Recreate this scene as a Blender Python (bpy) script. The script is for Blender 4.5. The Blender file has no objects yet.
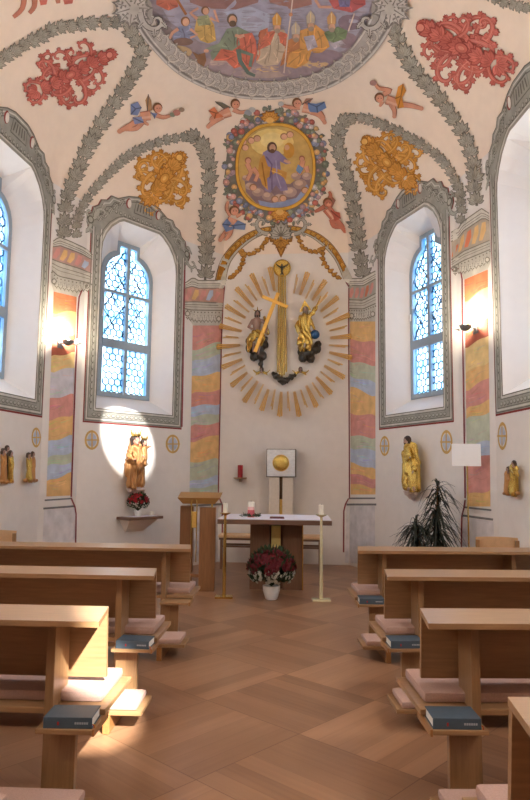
import bpy, bmesh, math, random
from mathutils import Vector, Matrix, noise
from mathutils.bvhtree import BVHTree
from mathutils.geometry import tessellate_polygon
PI = math.pi
random.seed(7)
C = bpy.context.scene.collection

# ------------------------------------------------------------------ colours and materials
def lin(c):
    return tuple((x/255/12.92) if x/255 <= .04045 else ((x/255+.055)/1.055)**2.4 for x in c[:3])
MATS = {}
def mat(name, rgb, rough=.6, metal=0., var=.08, scale=6., stretch=(1,1,1), bump=0., emit=None, estr=0., spec=.5, coat=0.):
    if name in MATS: return MATS[name]
    m = bpy.data.materials.new(name); m.use_nodes = True
    nt = m.node_tree; N = nt.nodes; L = nt.links
    b = N['Principled BSDF']; col = lin(rgb)
    b.inputs['Roughness'].default_value = rough; b.inputs['Metallic'].default_value = metal
    b.inputs['Specular IOR Level'].default_value = spec
    b.inputs['Coat Weight'].default_value = coat
    tc = N.new('ShaderNodeTexCoord'); mp = N.new('ShaderNodeMapping')
    mp.inputs['Scale'].default_value = [scale*s for s in stretch]
    no = N.new('ShaderNodeTexNoise'); no.inputs['Detail'].default_value = 5
    L.new(tc.outputs['Object'], mp.inputs['Vector']); L.new(mp.outputs['Vector'], no.inputs['Vector'])
    mx = N.new('ShaderNodeMix'); mx.data_type = 'RGBA'
    mx.inputs['A'].default_value = (*[c*(1-var*2) for c in col], 1)
    mx.inputs['B'].default_value = (*[min(1, c*(1+var*2)) for c in col], 1)
    L.new(no.outputs['Fac'], mx.inputs['Factor']); L.new(mx.outputs['Result'], b.inputs['Base Color'])
    if bump:
        bp = N.new('ShaderNodeBump'); bp.inputs['Strength'].default_value = bump; bp.inputs['Distance'].default_value = .01
        L.new(no.outputs['Fac'], bp.inputs['Height']); L.new(bp.outputs['Normal'], b.inputs['Normal'])
    if emit:
        b.inputs['Emission Color'].default_value = (*lin(emit), 1); b.inputs['Emission Strength'].default_value = estr
    MATS[name] = m
    return m
def wood(name, rgb, axis=0, rough=.3, var=.16):
    st = [14, 14, 14]; st[axis] = 1.1
    return mat(name, rgb, rough, 0, var, 1.0, st, bump=.03)
OAKX = wood('oak grain lengthwise', (158, 122, 86), 0)
OAKZ = wood('oak grain upright', (148, 113, 78), 2)
OAKD = wood('oak grain front to back', (160, 112, 66), 1)
WALNUT = wood('walnut grain upright', (126, 92, 70), 2, .35)
WALNUTX = wood('walnut grain lengthwise', (112, 84, 68), 0, .35)
AMBO = wood('cherry grain upright', (142, 100, 66), 2, .35)
FELT = mat('taupe wool felt', (180, 148, 136), .95, var=.1, scale=30, bump=.15)
FELT2 = mat('beige leather', (214, 176, 136), .6)
GOLD = mat('burnished gold leaf', (238, 182, 98), .24, .92, var=.3, scale=40, bump=.5)
GOLDP = mat('matt gilding', (238, 190, 104), .3, .45, var=.15, scale=14, bump=.1)
GOLDR = mat('reddish gilding', (188, 138, 88), .38, .6, var=.3, scale=40, bump=.5)
BRASS = mat('polished brass', (226, 196, 120), .2, 1., var=.03)
SILVER = mat('brushed silver', (226, 230, 232), .36, .55, var=.12, scale=4, stretch=(1, 1, 3))
SKIN = mat('painted limewood skin', (196, 150, 128), .55)
SKIND = mat('weathered painted skin', (150, 122, 112), .6)
HAIR = mat('dark brown hair', (58, 40, 30), .6, var=.2, scale=30)
DARKCLOUD = mat('blackened silver cloud', (58, 52, 46), .35, .35, var=.35, scale=14)
BLUEORB = mat('blue glazed globe', (36, 84, 134), .25, .2, var=.15)
WHITE = mat('white porcelain', (236, 234, 230), .3, var=.02)
LINEN = mat('white altar linen', (232, 228, 238), .85, var=.02)
WAX = mat('white wax', (240, 236, 224), .5, var=.02)
REDWAX = mat('red wax', (150, 14, 28), .45, var=.05)
PINKWAX = mat('pink and white banded wax', (226, 150, 150), .5, var=.05)
REDPETAL = mat('dark red petals', (98, 10, 24), .7, var=.35, scale=40)
WHITEPETAL = mat('pale small blossoms', (205, 204, 190), .8, var=.2, scale=40)
LEAF = mat('dark green leaves', (40, 62, 34), .6, var=.3, scale=20)
DRAC = mat('blackish green strap leaves', (26, 34, 24), .5, var=.3, scale=20)
STEM = mat('brown plant cane', (110, 84, 58), .8, var=.2)
NAVY = mat('slate blue book cloth', (72, 88, 102), .55, var=.06)
NAVY2 = mat('dark charcoal book cloth', (50, 54, 66), .55, var=.06)
PAPER = mat('book pages', (226, 222, 212), .8, var=.03, scale=60)
RIBBONR = mat('red ribbon', (180, 30, 30), .6)
RIBBONY = mat('yellow ribbon', (220, 170, 40), .6)
PRINT = mat('silver print', (170, 176, 186), .5, var=.02)
SHADE = mat('matt white lamp shade', (236, 238, 242), .8, var=.01)
STONE = mat('pinkish stone', (206, 186, 176), .7, var=.12, scale=20)
STELE = mat('pale limestone', (214, 202, 186), .7, var=.05)
FRAME = mat('blue grey window paint', (150, 164, 176), .45, var=.05)
LEAD = mat('dark lead came', (30, 74, 112), .5, .0, var=.05)
STEEL = mat('dark bronze', (96, 78, 58), .35, .8, var=.1)
GREYMETAL = mat('grey painted metal', (130, 130, 132), .4, .4)
BULB = mat('frosted lit glass', (255, 236, 200), .5, emit=(255, 226, 180), estr=9.)

def plaster(name, rgb, var=.03):
    return mat(name, rgb, .92, 0, var, 1.6, bump=.06, spec=.2)
WALLM = plaster('lime plaster', (226, 220, 214))
CEILM = plaster('warm lime plaster', (236, 218, 200), .03)
REVEALM = plaster('white plaster of the reveals', (226, 222, 220), .02)

def paint_material():
    m = bpy.data.materials.new('fresco paint'); m.use_nodes = True
    nt = m.node_tree; N = nt.nodes; L = nt.links; b = N['Principled BSDF']
    b.inputs['Roughness'].default_value = .9; b.inputs['Specular IOR Level'].default_value = .2
    at = N.new('ShaderNodeAttribute'); at.attribute_name = 'Col'
    tc = N.new('ShaderNodeTexCoord'); no = N.new('ShaderNodeTexNoise')
    no.inputs['Scale'].default_value = 8; no.inputs['Detail'].default_value = 6
    L.new(tc.outputs['Object'], no.inputs['Vector'])
    mr = N.new('ShaderNodeMapRange'); mr.inputs['From Min'].default_value = .3; mr.inputs['From Max'].default_value = .7
    mr.inputs['To Min'].default_value = .86; mr.inputs['To Max'].default_value = 1.12
    L.new(no.outputs['Fac'], mr.inputs['Value'])
    vm = N.new('ShaderNodeVectorMath'); vm.operation = 'SCALE'
    L.new(at.outputs['Color'], vm.inputs[0]); L.new(mr.outputs['Result'], vm.inputs['Scale'])
    L.new(vm.outputs['Vector'], b.inputs['Base Color'])
    return m
PAINT = paint_material()

def floor_material():
    m = bpy.data.materials.new('oak parquet in diagonal panels'); m.use_nodes = True
    nt = m.node_tree; N = nt.nodes; L = nt.links; b = N['Principled BSDF']
    def math_(op, a, bb=None, clamp=False):
        n = N.new('ShaderNodeMath'); n.operation = op; n.use_clamp = clamp
        for i, v in enumerate((a, bb)):
            if v is None: continue
            if isinstance(v, (int, float)): n.inputs[i].default_value = v
            else: L.new(v, n.inputs[i])
        return n.outputs[0]
    tc = N.new('ShaderNodeTexCoord'); mp = N.new('ShaderNodeMapping')
    mp.inputs['Rotation'].default_value = (0, 0, math.radians(43)); mp.inputs['Location'].default_value = (.18, .1, 0)
    L.new(tc.outputs['Object'], mp.inputs['Vector'])
    sp = N.new('ShaderNodeSeparateXYZ'); L.new(mp.outputs['Vector'], sp.inputs[0])
    S = .78
    x = math_('DIVIDE', sp.outputs[0], S); y = math_('DIVIDE', sp.outputs[1], S)
    fx = math_('FLOOR', x); fy = math_('FLOOR', y)
    par = math_('ABSOLUTE', math_('MODULO', math_('ADD', fx, fy), 2.0))
    rx = math_('FRACT', x); ry = math_('FRACT', y)
    # plank coordinate across the grain
    inv = math_('SUBTRACT', 1.0, par)
    across = math_('ADD', math_('MULTIPLY', rx, par), math_('MULTIPLY', ry, inv))
    pl = math_('MULTIPLY', across, 6.0); pid = math_('FLOOR', pl); pf = math_('FRACT', pl)
    cv = N.new('ShaderNodeCombineXYZ'); L.new(fx, cv.inputs[0]); L.new(fy, cv.inputs[1]); L.new(pid, cv.inputs[2])
    wn = N.new('ShaderNodeTexWhiteNoise'); L.new(cv.outputs[0], wn.inputs['Vector'])
    cv2 = N.new('ShaderNodeCombineXYZ'); L.new(fx, cv2.inputs[0]); L.new(fy, cv2.inputs[1])
    wn2 = N.new('ShaderNodeTexWhiteNoise'); L.new(cv2.outputs[0], wn2.inputs['Vector'])
    # grain
    gx = math_('ADD', math_('MULTIPLY', sp.outputs[0], math_('ADD', math_('MULTIPLY', par, 34.), 1.5)), 0)
    gy = math_('ADD', math_('MULTIPLY', sp.outputs[1], math_('ADD', math_('MULTIPLY', inv, 34.), 1.5)), 0)
    cg = N.new('ShaderNodeCombineXYZ'); L.new(gx, cg.inputs[0]); L.new(gy, cg.inputs[1]); L.new(math_('MULTIPLY', wn.outputs['Value'], 9), cg.inputs[2])
    no = N.new('ShaderNodeTexNoise'); no.inputs['Scale'].default_value = 1.; no.inputs['Detail'].default_value = 5
    L.new(cg.outputs[0], no.inputs['Vector'])
    f = math_('ADD', math_('MULTIPLY', wn.outputs['Value'], .28), math_('MULTIPLY', wn2.outputs['Value'], .22))
    f = math_('ADD', f, math_('MULTIPLY', par, .16))
    f = math_('ADD', f, math_('MULTIPLY', no.outputs['Fac'], .42), True)
    rp = N.new('ShaderNodeValToRGB'); e = rp.color_ramp.elements
    e[0].position = .15; e[0].color = (*lin((122, 86, 62)), 1)
    e[1].position = .9; e[1].color = (*lin((172, 130, 98)), 1)
    L.new(f, rp.inputs[0])
    # joints
    def edge(v, w): return math_('LESS_THAN', math_('MINIMUM', v, math_('SUBTRACT', 1.0, v)), w)
    j = math_('MAXIMUM', math_('MAXIMUM', edge(rx, .004), edge(ry, .004)), math_('MULTIPLY', edge(pf, .014), .5))
    mx = N.new('ShaderNodeMix'); mx.data_type = 'RGBA'; L.new(math_('MULTIPLY', j, .6), mx.inputs['Factor'])
    L.new(rp.outputs[0], mx.inputs['A']); mx.inputs['B'].default_value = (*lin((100, 62, 36)), 1)
    L.new(mx.outputs['Result'], b.inputs['Base Color'])
    b.inputs['Roughness'].default_value = .36
    return m
FLOORM = floor_material()

def glass_material():
    m = bpy.data.materials.new('old clear window glass'); m.use_nodes = True
    nt = m.node_tree; N = nt.nodes; L = nt.links
    out = N['Material Output']; N.remove(N['Principled BSDF'])
    tr = N.new('ShaderNodeBsdfTransparent'); tr.inputs[0].default_value = (.5, .62, .7, 1)
    gl = N.new('ShaderNodeBsdfGlossy'); gl.inputs['Roughness'].default_value = .1
    tc = N.new('ShaderNodeTexCoord'); no = N.new('ShaderNodeTexNoise'); no.inputs['Scale'].default_value = 5
    L.new(tc.outputs['Object'], no.inputs['Vector'])
    cr = N.new('ShaderNodeValToRGB'); cr.color_ramp.elements[0].position = .35; cr.color_ramp.elements[0].color = (.30, .47, .60, 1)
    cr.color_ramp.elements[1].position = .6; cr.color_ramp.elements[1].color = (.56, .64, .70, 1)
    L.new(no.outputs['Fac'], cr.inputs[0]); L.new(cr.outputs[0], tr.inputs[0])
    mi = N.new('ShaderNodeMixShader'); mi.inputs[0].default_value = .04
    L.new(tr.outputs[0], mi.inputs[1]); L.new(gl.outputs[0], mi.inputs[2]); L.new(mi.outputs[0], out.inputs[0])
    return m
GLASS = glass_material()

# ------------------------------------------------------------------ mesh helpers
class MB:
    def __init__(s): s.v = []; s.f = []; s.m = []; s.mats = []
    def mi(s, m):
        if m not in s.mats: s.mats.append(m)
        return s.mats.index(m)
    def add(s, vs, fs, m):
        o = len(s.v); s.v += [Vector(v) for v in vs]; k = s.mi(m)
        for f in fs: s.f.append([o+i for i in f]); s.m.append(k)
    def box(s, a, b, m, M=None, bev=0.):
        x0, y0, z0 = a; x1, y1, z1 = b
        if bev:
            bm = bmesh.new(); bmesh.ops.create_cube(bm, size=1)
            for v in bm.verts: v.co = Vector(((x0+x1)/2+v.co.x*(x1-x0), (y0+y1)/2+v.co.y*(y1-y0), (z0+z1)/2+v.co.z*(z1-z0)))
            bmesh.ops.bevel(bm, geom=bm.edges[:], offset=bev, segments=2, affect='EDGES', profile=.6)
            bm.verts.index_update()
            vs = [(M @ v.co) if M else v.co.copy() for v in bm.verts]
            s.add(vs, [[v.index for v in f.verts] for f in bm.faces], m); bm.free(); return
        vs = [Vector(p) for p in ((x0, y0, z0), (x1, y0, z0), (x1, y1, z0), (x0, y1, z0), (x0, y0, z1), (x1, y0, z1), (x1, y1, z1), (x0, y1, z1))]
        if M: vs = [M @ v for v in vs]
        s.add(vs, [(0, 3, 2, 1), (4, 5, 6, 7), (0, 1, 5, 4), (1, 2, 6, 5), (2, 3, 7, 6), (3, 0, 4, 7)], m)
    def hexa(s, p, m): # eight corners: bottom four, top four
        s.add(p, [(0, 3, 2, 1), (4, 5, 6, 7), (0, 1, 5, 4), (1, 2, 6, 5), (2, 3, 7, 6), (3, 0, 4, 7)], m)
    def lathe(s, prof, m, c=(0, 0, 0), n=20, M=None):
        vs = []; fs = []
        for (r, z) in prof:
            for i in range(n):
                a = 2*PI*i/n; p = Vector((c[0]+r*math.cos(a), c[1]+r*math.sin(a), c[2]+z))
                vs.append(M @ p if M else p)
        for k in range(len(prof)-1):
            for i in range(n):
                j = (i+1) % n; fs.append((k*n+i, k*n+j, (k+1)*n+j, (k+1)*n+i))
        fs.append(tuple(reversed(range(n)))); fs.append(tuple(range((len(prof)-1)*n, len(prof)*n)))
        s.add(vs, fs, m)
    def tube(s, pts, r, m, n=8):
        pts = [Vector(p) for p in pts]; R = r if isinstance(r, (list, tuple)) else [r]*len(pts)
        vs = []; fs = []; up = Vector((0, 0, 1))
        for i, p in enumerate(pts):
            t = (pts[min(i+1, len(pts)-1)]-pts[max(i-1, 0)]).normalized()
            a = t.cross(up)
            if a.length < .1: a = t.cross(Vector((1, 0, 0)))
            a.normalize(); b = t.cross(a).normalized()
            for k in range(n):
                an = 2*PI*k/n; vs.append(p+(a*math.cos(an)+b*math.sin(an))*R[i])
        for i in range(len(pts)-1):
            for k in range(n):
                j = (k+1) % n; fs.append((i*n+k, i*n+j, (i+1)*n+j, (i+1)*n+k))
        fs.append(tuple(reversed(range(n)))); fs.append(tuple(range((len(pts)-1)*n, len(pts)*n)))
        s.add(vs, fs, m)
    def prism(s, poly, f0, f1, m): # poly 2D; f0, f1 map a 2D point to the two faces
        n = len(poly); vs = [f0(p) for p in poly]+[f1(p) for p in poly]
        tri = tessellate_polygon([[Vector((p[0], p[1], 0)) for p in poly]])
        fs = [tuple(t) for t in tri]+[tuple(n+i for i in reversed(t)) for t in tri]
        for i in range(n):
            j = (i+1) % n; fs.append((i, j, n+j, n+i))
        s.add(vs, fs, m)
    def ball(s, c, r, m, seg=12, rings=8, M=None):
        rr = r if isinstance(r, (list, tuple)) else (r, r, r)
        vs = []; fs = []
        for i in range(rings+1):
            th = PI*i/rings
            for k in range(seg):
                a = 2*PI*k/seg; p = Vector((rr[0]*math.sin(th)*math.cos(a), rr[1]*math.sin(th)*math.sin(a), rr[2]*math.cos(th)))
                if M: p = M @ p
                vs.append(p+Vector(c))
        for i in range(rings):
            for k in range(seg):
                j = (k+1) % seg; fs.append((i*seg+k, (i+1)*seg+k, (i+1)*seg+j, i*seg+j))
        s.add(vs, fs, m)
    def build(s, name, parent=None, smooth=False, label=None, fix=True):
        me = bpy.data.meshes.new(name); me.from_pydata([tuple(v) for v in s.v], [], s.f)
        for m in s.mats: me.materials.append(m)
        me.polygons.foreach_set('material_index', s.m)
        if fix:
            bm = bmesh.new(); bm.from_mesh(me); bmesh.ops.recalc_face_normals(bm, faces=bm.faces[:]); bm.to_mesh(me); bm.free()
        if smooth:
            me.polygons.foreach_set('use_smooth', [True]*len(me.polygons))
            try: me.set_sharp_from_angle(angle=math.radians(40))
            except Exception: pass
        o = bpy.data.objects.new(name, me); C.objects.link(o); o.parent = parent
        if label: o['label'] = label
        return o
def thing(name, label, cat, loc=(0, 0, 0), rz=0., group=None):
    o = bpy.data.objects.new(name, None); C.objects.link(o); o.empty_display_size = .1
    o.location = loc; o.rotation_euler = (0, 0, rz); tag(o, label, cat, group); return o
def tag(o, label, cat, group=None, kind=None):
    o['label'] = label; o['category'] = cat
    if group: o['group'] = group
    if kind: o['kind'] = kind
    return o
def struct(o, label=None):
    o['kind'] = 'structure'
    if label: o['label'] = label
    return o
def dup(root, loc=None, rz=None, label=None, group=None):
    r = root.copy(); C.objects.link(r)
    if loc is not None: r.location = loc
    if rz is not None: r.rotation_euler = (0, 0, rz)
    if label: r['label'] = label
    if group: r['group'] = group
    for ch in list(root.children):
        c = ch.copy(); C.objects.link(c); c.parent = r
        for g in ch.children:
            d = g.copy(); C.objects.link(d); d.parent = c
    return r

# ------------------------------------------------------------------ camera (survey of the photograph, image taken as 530 x 800)
F, TH, RO, HC = 652.3, math.radians(6.18), math.radians(.642), 1.5
Rv = Vector((1, 0, 0)); Fv = Vector((0, math.cos(TH), math.sin(TH))); Uv = Vector((0, -math.sin(TH), math.cos(TH)))
camR = Rv*math.cos(RO)+Uv*math.sin(RO); camU = -Rv*math.sin(RO)+Uv*math.cos(RO)
cd = bpy.data.cameras.new('camera'); cam = bpy.data.objects.new('camera', cd); C.objects.link(cam)
cd.sensor_fit = 'VERTICAL'; cd.sensor_height = 36; cd.lens = F*36/800; cd.clip_end = 200; cd.clip_start = .05
mw = Matrix((camR, camU, -Fv)).transposed().to_4x4(); mw.translation = (0, 0, HC); cam.matrix_world = mw
bpy.context.scene.camera = cam
EYE = Vector((0, 0, HC))
def ray(x, y):
    return (camR*(x-265)+camU*(400-y)+Fv*F).normalized()
def atY(x, y, Y):
    r = ray(x, y); return EYE+r*(Y/r.y)

# ------------------------------------------------------------------ room shell
L2 = Vector((-2.79, 8.17)); L1 = Vector((-2.51, 8.82)); B0 = Vector((-.75, 10.95)); B1 = Vector((1.39, 10.75))
R1 = Vector((2.40, 8.01)); R2 = Vector((2.56, 7.22))
YB = -2.4
L3 = L2+Vector((-.1513, -1))*(L2.y-YB); R3 = R2+Vector((.051, -1))*(R2.y-YB)
Z0 = 5.2; ZH = 2.2
class Wall:
    def __init__(s, A, B):
        s.A, s.B = A, B; s.d = (B-A).normalized(); s.L = (B-A).length
        s.n = Vector((s.d.y, -s.d.x))           # into the room
        s.rz = math.atan2(s.d.y, s.d.x)
    def p(s, u, z, out=0.):
        q = s.A+s.d*u+s.n*out; return Vector((q.x, q.y, z))
    def hit(s, x, y, out=0.):                    # (u, z) of a sight line on the wall plane
        r = ray(x, y); A = s.A+s.n*out
        den = r.x*s.n.x+r.y*s.n.y
        t = ((A.x-EYE.x)*s.n.x+(A.y-EYE.y)*s.n.y)/den
        q = EYE+r*t; return (Vector((q.x, q.y))-A).dot(s.d), q.z
WSL = Wall(L3, L2); WPL = Wall(L2, L1); WDL = Wall(L1, B0); WBK = Wall(B0, B1); WDR = Wall(B1, R1); WPR = Wall(R1, R2); WSR = Wall(R2, R3)
OPEN_R = [(.71, 2.34), (.71, 4.58), (.695, 4.72), (.64, 4.86), (.55, 4.99), (.42, 5.10), (.34, 5.14)]
SASH_R = [(.49, 2.56), (.49, 4.44), (.475, 4.54), (.43, 4.64), (.34, 4.735), (.21, 4.79), (.21, 4.95)]
def sym(r): return [(-x, z) for x, z in r]+[(x, z) for x, z in reversed(r)]  # from lower left, over the top, to lower right
OPEN = sym(OPEN_R); SASH = sym(SASH_R)
DEPTH = .31
def wall_mesh(name, W, centre=None, label=None):
    mb = MB(); outer = [(0, 0), (W.L, 0), (W.L, Z0), (0, Z0)]
    loops = [[Vector((x, z, 0)) for x, z in outer]]
    cs = [] if centre is None else (list(centre) if isinstance(centre, (list, tuple)) else [centre])
    for c in cs: loops.append([Vector((c+x, z, 0)) for x, z in OPEN])
    pts = [p for l in loops for p in l]
    mb.add([W.p(p.x, p.y) for p in pts], [tuple(t) for t in tessellate_polygon(loops)], WALLM)
    # outer skin of the masonry
    if cs:
        loops2 = [loops[0]]+[[Vector((c+x, z, 0)) for x, z in SASH] for c in cs]; pts2 = [p for l in loops2 for p in l]
        mb.add([W.p(p.x, p.y, -.42) for p in pts2], [tuple(t) for t in tessellate_polygon(loops2)], WALLM)
        n = len(OPEN)
        for c in cs:
            vs = [W.p(c+x, z) for x, z in OPEN]+[W.p(c+x, z, -DEPTH) for x, z in SASH]+[W.p(c+x, z, -.42) for x, z in SASH]
            fs = []
            for r in (0, 1):
                for i in range(n):
                    j = (i+1) % n; fs.append((r*n+i, r*n+j, (r+1)*n+j, (r+1)*n+i))
            mb.add(vs, fs, REVEALM)
    else:
        mb.add([W.p(x, z, -.42) for x, z in outer], [(0, 1, 2, 3)], WALLM)
    o = mb.build(name, fix=False); struct(o, label); return o
CDL, CDR = .965, 1.89
CSL = WSL.L-.93; CSR = .93
walls = {}
walls['diag_left'] = wall_mesh('wall_diagonal_left', WDL, CDL, 'pale plaster wall with the left chapel window and the crowned statue')
walls['diag_right'] = wall_mesh('wall_diagonal_right', WDR, CDR, 'pale plaster wall with the right chapel window and the gilded saint')
walls['side_left'] = wall_mesh('wall_side_left', WSL, [CSL, CSL-3.0], 'side wall at the left edge with a deep window')
walls['side_right'] = wall_mesh('wall_side_right', WSR, [CSR, CSR+3.0], 'side wall at the right edge with a deep window')
walls['pier_left'] = wall_mesh('wall_corner_left', WPL, None, 'narrow corner wall with marbled pilaster behind the left lamp')
walls['pier_right'] = wall_mesh('wall_corner_right', WPR, None, 'narrow corner wall with marbled pilaster behind the right lamp')
walls['back'] = wall_mesh('wall_back', WBK, None, 'flat plaster wall behind the altar')
WRE = Wall(R3, L3)
walls['rear'] = wall_mesh('wall_rear', WRE, None, 'unseen rear wall, given dark wood to dim light from behind'); walls['rear'].data.materials[0] = WALNUT  # unseen; closed off and darkened so less light reaches the pew backs
# floor
mb = MB(); fp = [L3, L2, L1, B0, B1, R1, R2, R3]
mb.add([(p.x, p.y, 0) for p in fp]+[(p.x, p.y, -.2) for p in fp], [tuple(range(8)), tuple(range(15, 7, -1))]+[(i, i+8, (i+1) % 8+8, (i+1) % 8) for i in range(8)], FLOORM)
struct(mb.build('floor'), 'honey oak parquet laid in diagonal panels')
# vault
def resample(pts, step):
    out = []
    for a, b in zip(pts, pts[1:]):
        n = max(1, int((b-a).length/step))
        for i in range(n): out.append(a+(b-a)*i/n)
    out.append(pts[-1]); return out
bnd = resample([L3, L2, L1, B0, B1, R1, R2, R3], .11)
sm = [p.copy() for p in bnd]
for it in range(60):
    t = [p.copy() for p in sm]
    for i in range(1, len(sm)-1): t[i] = (sm[i-1]+sm[i]*2+sm[i+1])/4
    sm = t
def spine(p):
    Y = min(p.y, 7.5); return Vector((-.08-.057*(7.5-Y), Y))
NR = 40; vs = []; fs = []; n = len(bnd)
for k in range(NR+1):
    ph = PI/2*k/NR; w = min(1, math.sin(ph)*1.6); w = w*w*(3-2*w)
    for i in range(n):
        b = bnd[i]*(1-w)+sm[i]*w; c = spine(bnd[i]); q = c+(b-c)*math.cos(ph)
        vs.append((q.x, q.y, Z0+ZH*math.sin(ph)))
fs.append(tuple(k*n for k in range(NR+1))+tuple(k*n+n-1 for k in range(NR-1, -1, -1)))
for k in range(NR):
    for i in range(n-1): fs.append((k*n+i, k*n+i+1, (k+1)*n+i+1, (k+1)*n+i))
mb = MB(); mb.add(vs, fs, CEILM); ceil = mb.build('ceiling', smooth=True, fix=False)
struct(ceil, 'warm white plaster vault covered in painted garlands')
bv = []; bf = []
for o in list(walls.values())+[ceil]:
    k = len(bv); bv += [v.co.copy() for v in o.data.vertices]; bf += [[k+i for i in p.vertices] for p in o.data.polygons]
ROOM = BVHTree.FromPolygons(bv, bf)
def on_room(x, y):
    r = ray(x, y); h = ROOM.ray_cast(EYE, r)
    if h[0] is None: return None
    nn = h[1] if h[1].dot(r) < 0 else -h[1]
    return h[0], nn

# ------------------------------------------------------------------ windows (frame, glass, leading)
def inset(poly, d):
    out = []; n = len(poly)
    for i in range(n):
        a, b, c = Vector(poly[i-1]), Vector(poly[i]), Vector(poly[(i+1) % n])
        e1 = (b-a).normalized(); e2 = (c-b).normalized()
        n1 = Vector((e1.y, -e1.x)); n2 = Vector((e2.y, -e2.x)); m_ = (n1+n2).normalized()
        out.append(tuple(b+m_*(d/max(.5, m_.dot(n1)))))
    return out
def inside(p, poly):
    x, y = p; c = False; n = len(poly)
    for i in range(n):
        x1, y1 = poly[i]; x2, y2 = poly[i-1]
        if (y1 > y) != (y2 > y) and x < (x2-x1)*(y-y1)/(y2-y1)+x1: c = not c
    return c
FR_OUT = [(-.49, 2.56), (-.49, 4.44), (-.475, 4.54), (-.43, 4.64), (-.36, 4.72), (-.29, 4.765), (-.21, 4.79), (-.21, 4.95),
          (.21, 4.95), (.21, 4.79), (.29, 4.765), (.36, 4.72), (.43, 4.64), (.475, 4.54), (.49, 4.44), (.49, 2.56)]
def window(num, W, c, label):
    G = lambda o: (lambda p: W.p(c+p[0], p[1], o))
    mb = MB(); inn = [(-.42, 2.63), (-.42, 4.40), (-.40, 4.50), (-.36, 4.585), (-.30, 4.65), (-.22, 4.70), (-.16, 4.74), (-.16, 4.88),
                      (.16, 4.88), (.16, 4.74), (.22, 4.70), (.30, 4.65), (.36, 4.585), (.40, 4.50), (.42, 4.40), (.42, 2.63)]
    n = len(FR_OUT)
    for i in range(n):
        j = (i+1) % n; q = [FR_OUT[i], FR_OUT[j], inn[j], inn[i]]
        mb.hexa([W.p(c+p[0], p[1], -.36) for p in q]+[W.p(c+p[0], p[1], -.29) for p in q], FRAME)
    def bar(x0, z0, x1, z1, a=-.35, b=-.295): mb.hexa([W.p(c+x, z, a) for x, z in ((x0, z0), (x1, z0), (x1, z1), (x0, z1))]+[W.p(c+x, z, b) for x, z in ((x0, z0), (x1, z0), (x1, z1), (x0, z1))], FRAME)
    bar(-.43, 3.29, .43, 3.42, -.36, -.28); bar(-.43, 4.12, .43, 4.165, -.36, -.285); bar(-.027, 2.6, .027, 4.9, -.355, -.283)
    root = mb.build('window_%d' % num); struct(root, label)
    hb = MB(); hb.box((-.01, -.012, -.05), (.012, .012, .05), WHITE, Matrix.Translation(W.p(c-.455, 3.78, -.275)), bev=.004); hb.build('window_handle', root)
    g = MB(); g.prism(inn, G(-.335), G(-.329), GLASS); g.build('pane', root, fix=True)
    # leading: hexagons below, larger hexagons crossed by a lozenge net above
    segs = set()
    a = .062
    for i in range(-12, 13):
        for j in range(0, 40):
            cx = i*a*math.sqrt(3)+(a*math.sqrt(3)/2 if j % 2 else 0); cz = 2.6+j*a*1.5
            hexp = [(cx+a*math.sin(PI/3*k), cz+a*math.cos(PI/3*k)) for k in range(6)]
            for k in range(6):
                p, q = hexp[k], hexp[(k+1) % 6]
                key = tuple(sorted((tuple(round(t, 3) for t in p), tuple(round(t, 3) for t in q))))
                if inside(p, inn) and inside(q, inn): segs.add(key)
    segs = sorted(segs)
    st = .24
    for k in range(-30, 60):
        for sgn in (1, -1):
            z = 3.45+k*.062; x = -.42
            for q in range(7):
                p0 = (x+q*.12, z+sgn*q*.16); p1 = (x+(q+1)*.12, z+sgn*(q+1)*.16)
                if k % 7 == 0 and p0[1] > 3.44 and p1[1] > 3.44 and inside(p0, inn) and inside(p1, inn): segs.append((p0, p1))
    lm = MB()
    for p, q in segs:
        p = Vector(p); q = Vector(q); dd = (q-p).normalized(); nn = Vector((-dd.y, dd.x))*.0085
        quad = [p+nn, q+nn, q-nn, p-nn]
        lm.hexa([W.p(c+t.x, t.y, -.328) for t in quad]+[W.p(c+t.x, t.y, -.32) for t in quad], LEAD)
    lm.build('leading', root, fix=False)
    return root
window(1, WSL, CSL, 'leaded window at the left edge of the picture')
window(2, WDL, CDL, 'leaded window above the crowned statue with child')
window(3, WDR, CDR, 'leaded window above the gilded standing saint')
window(4, WSR, CSR, 'leaded window at the right edge of the picture')
for i_, (W_, c_) in enumerate(((WSL, CSL-3.), (WSR, CSR+3.))): window(5+i_, W_, c_, 'unseen leaded window added further back to let in daylight')  # unseen windows, added so sky light falls on the pews
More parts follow.
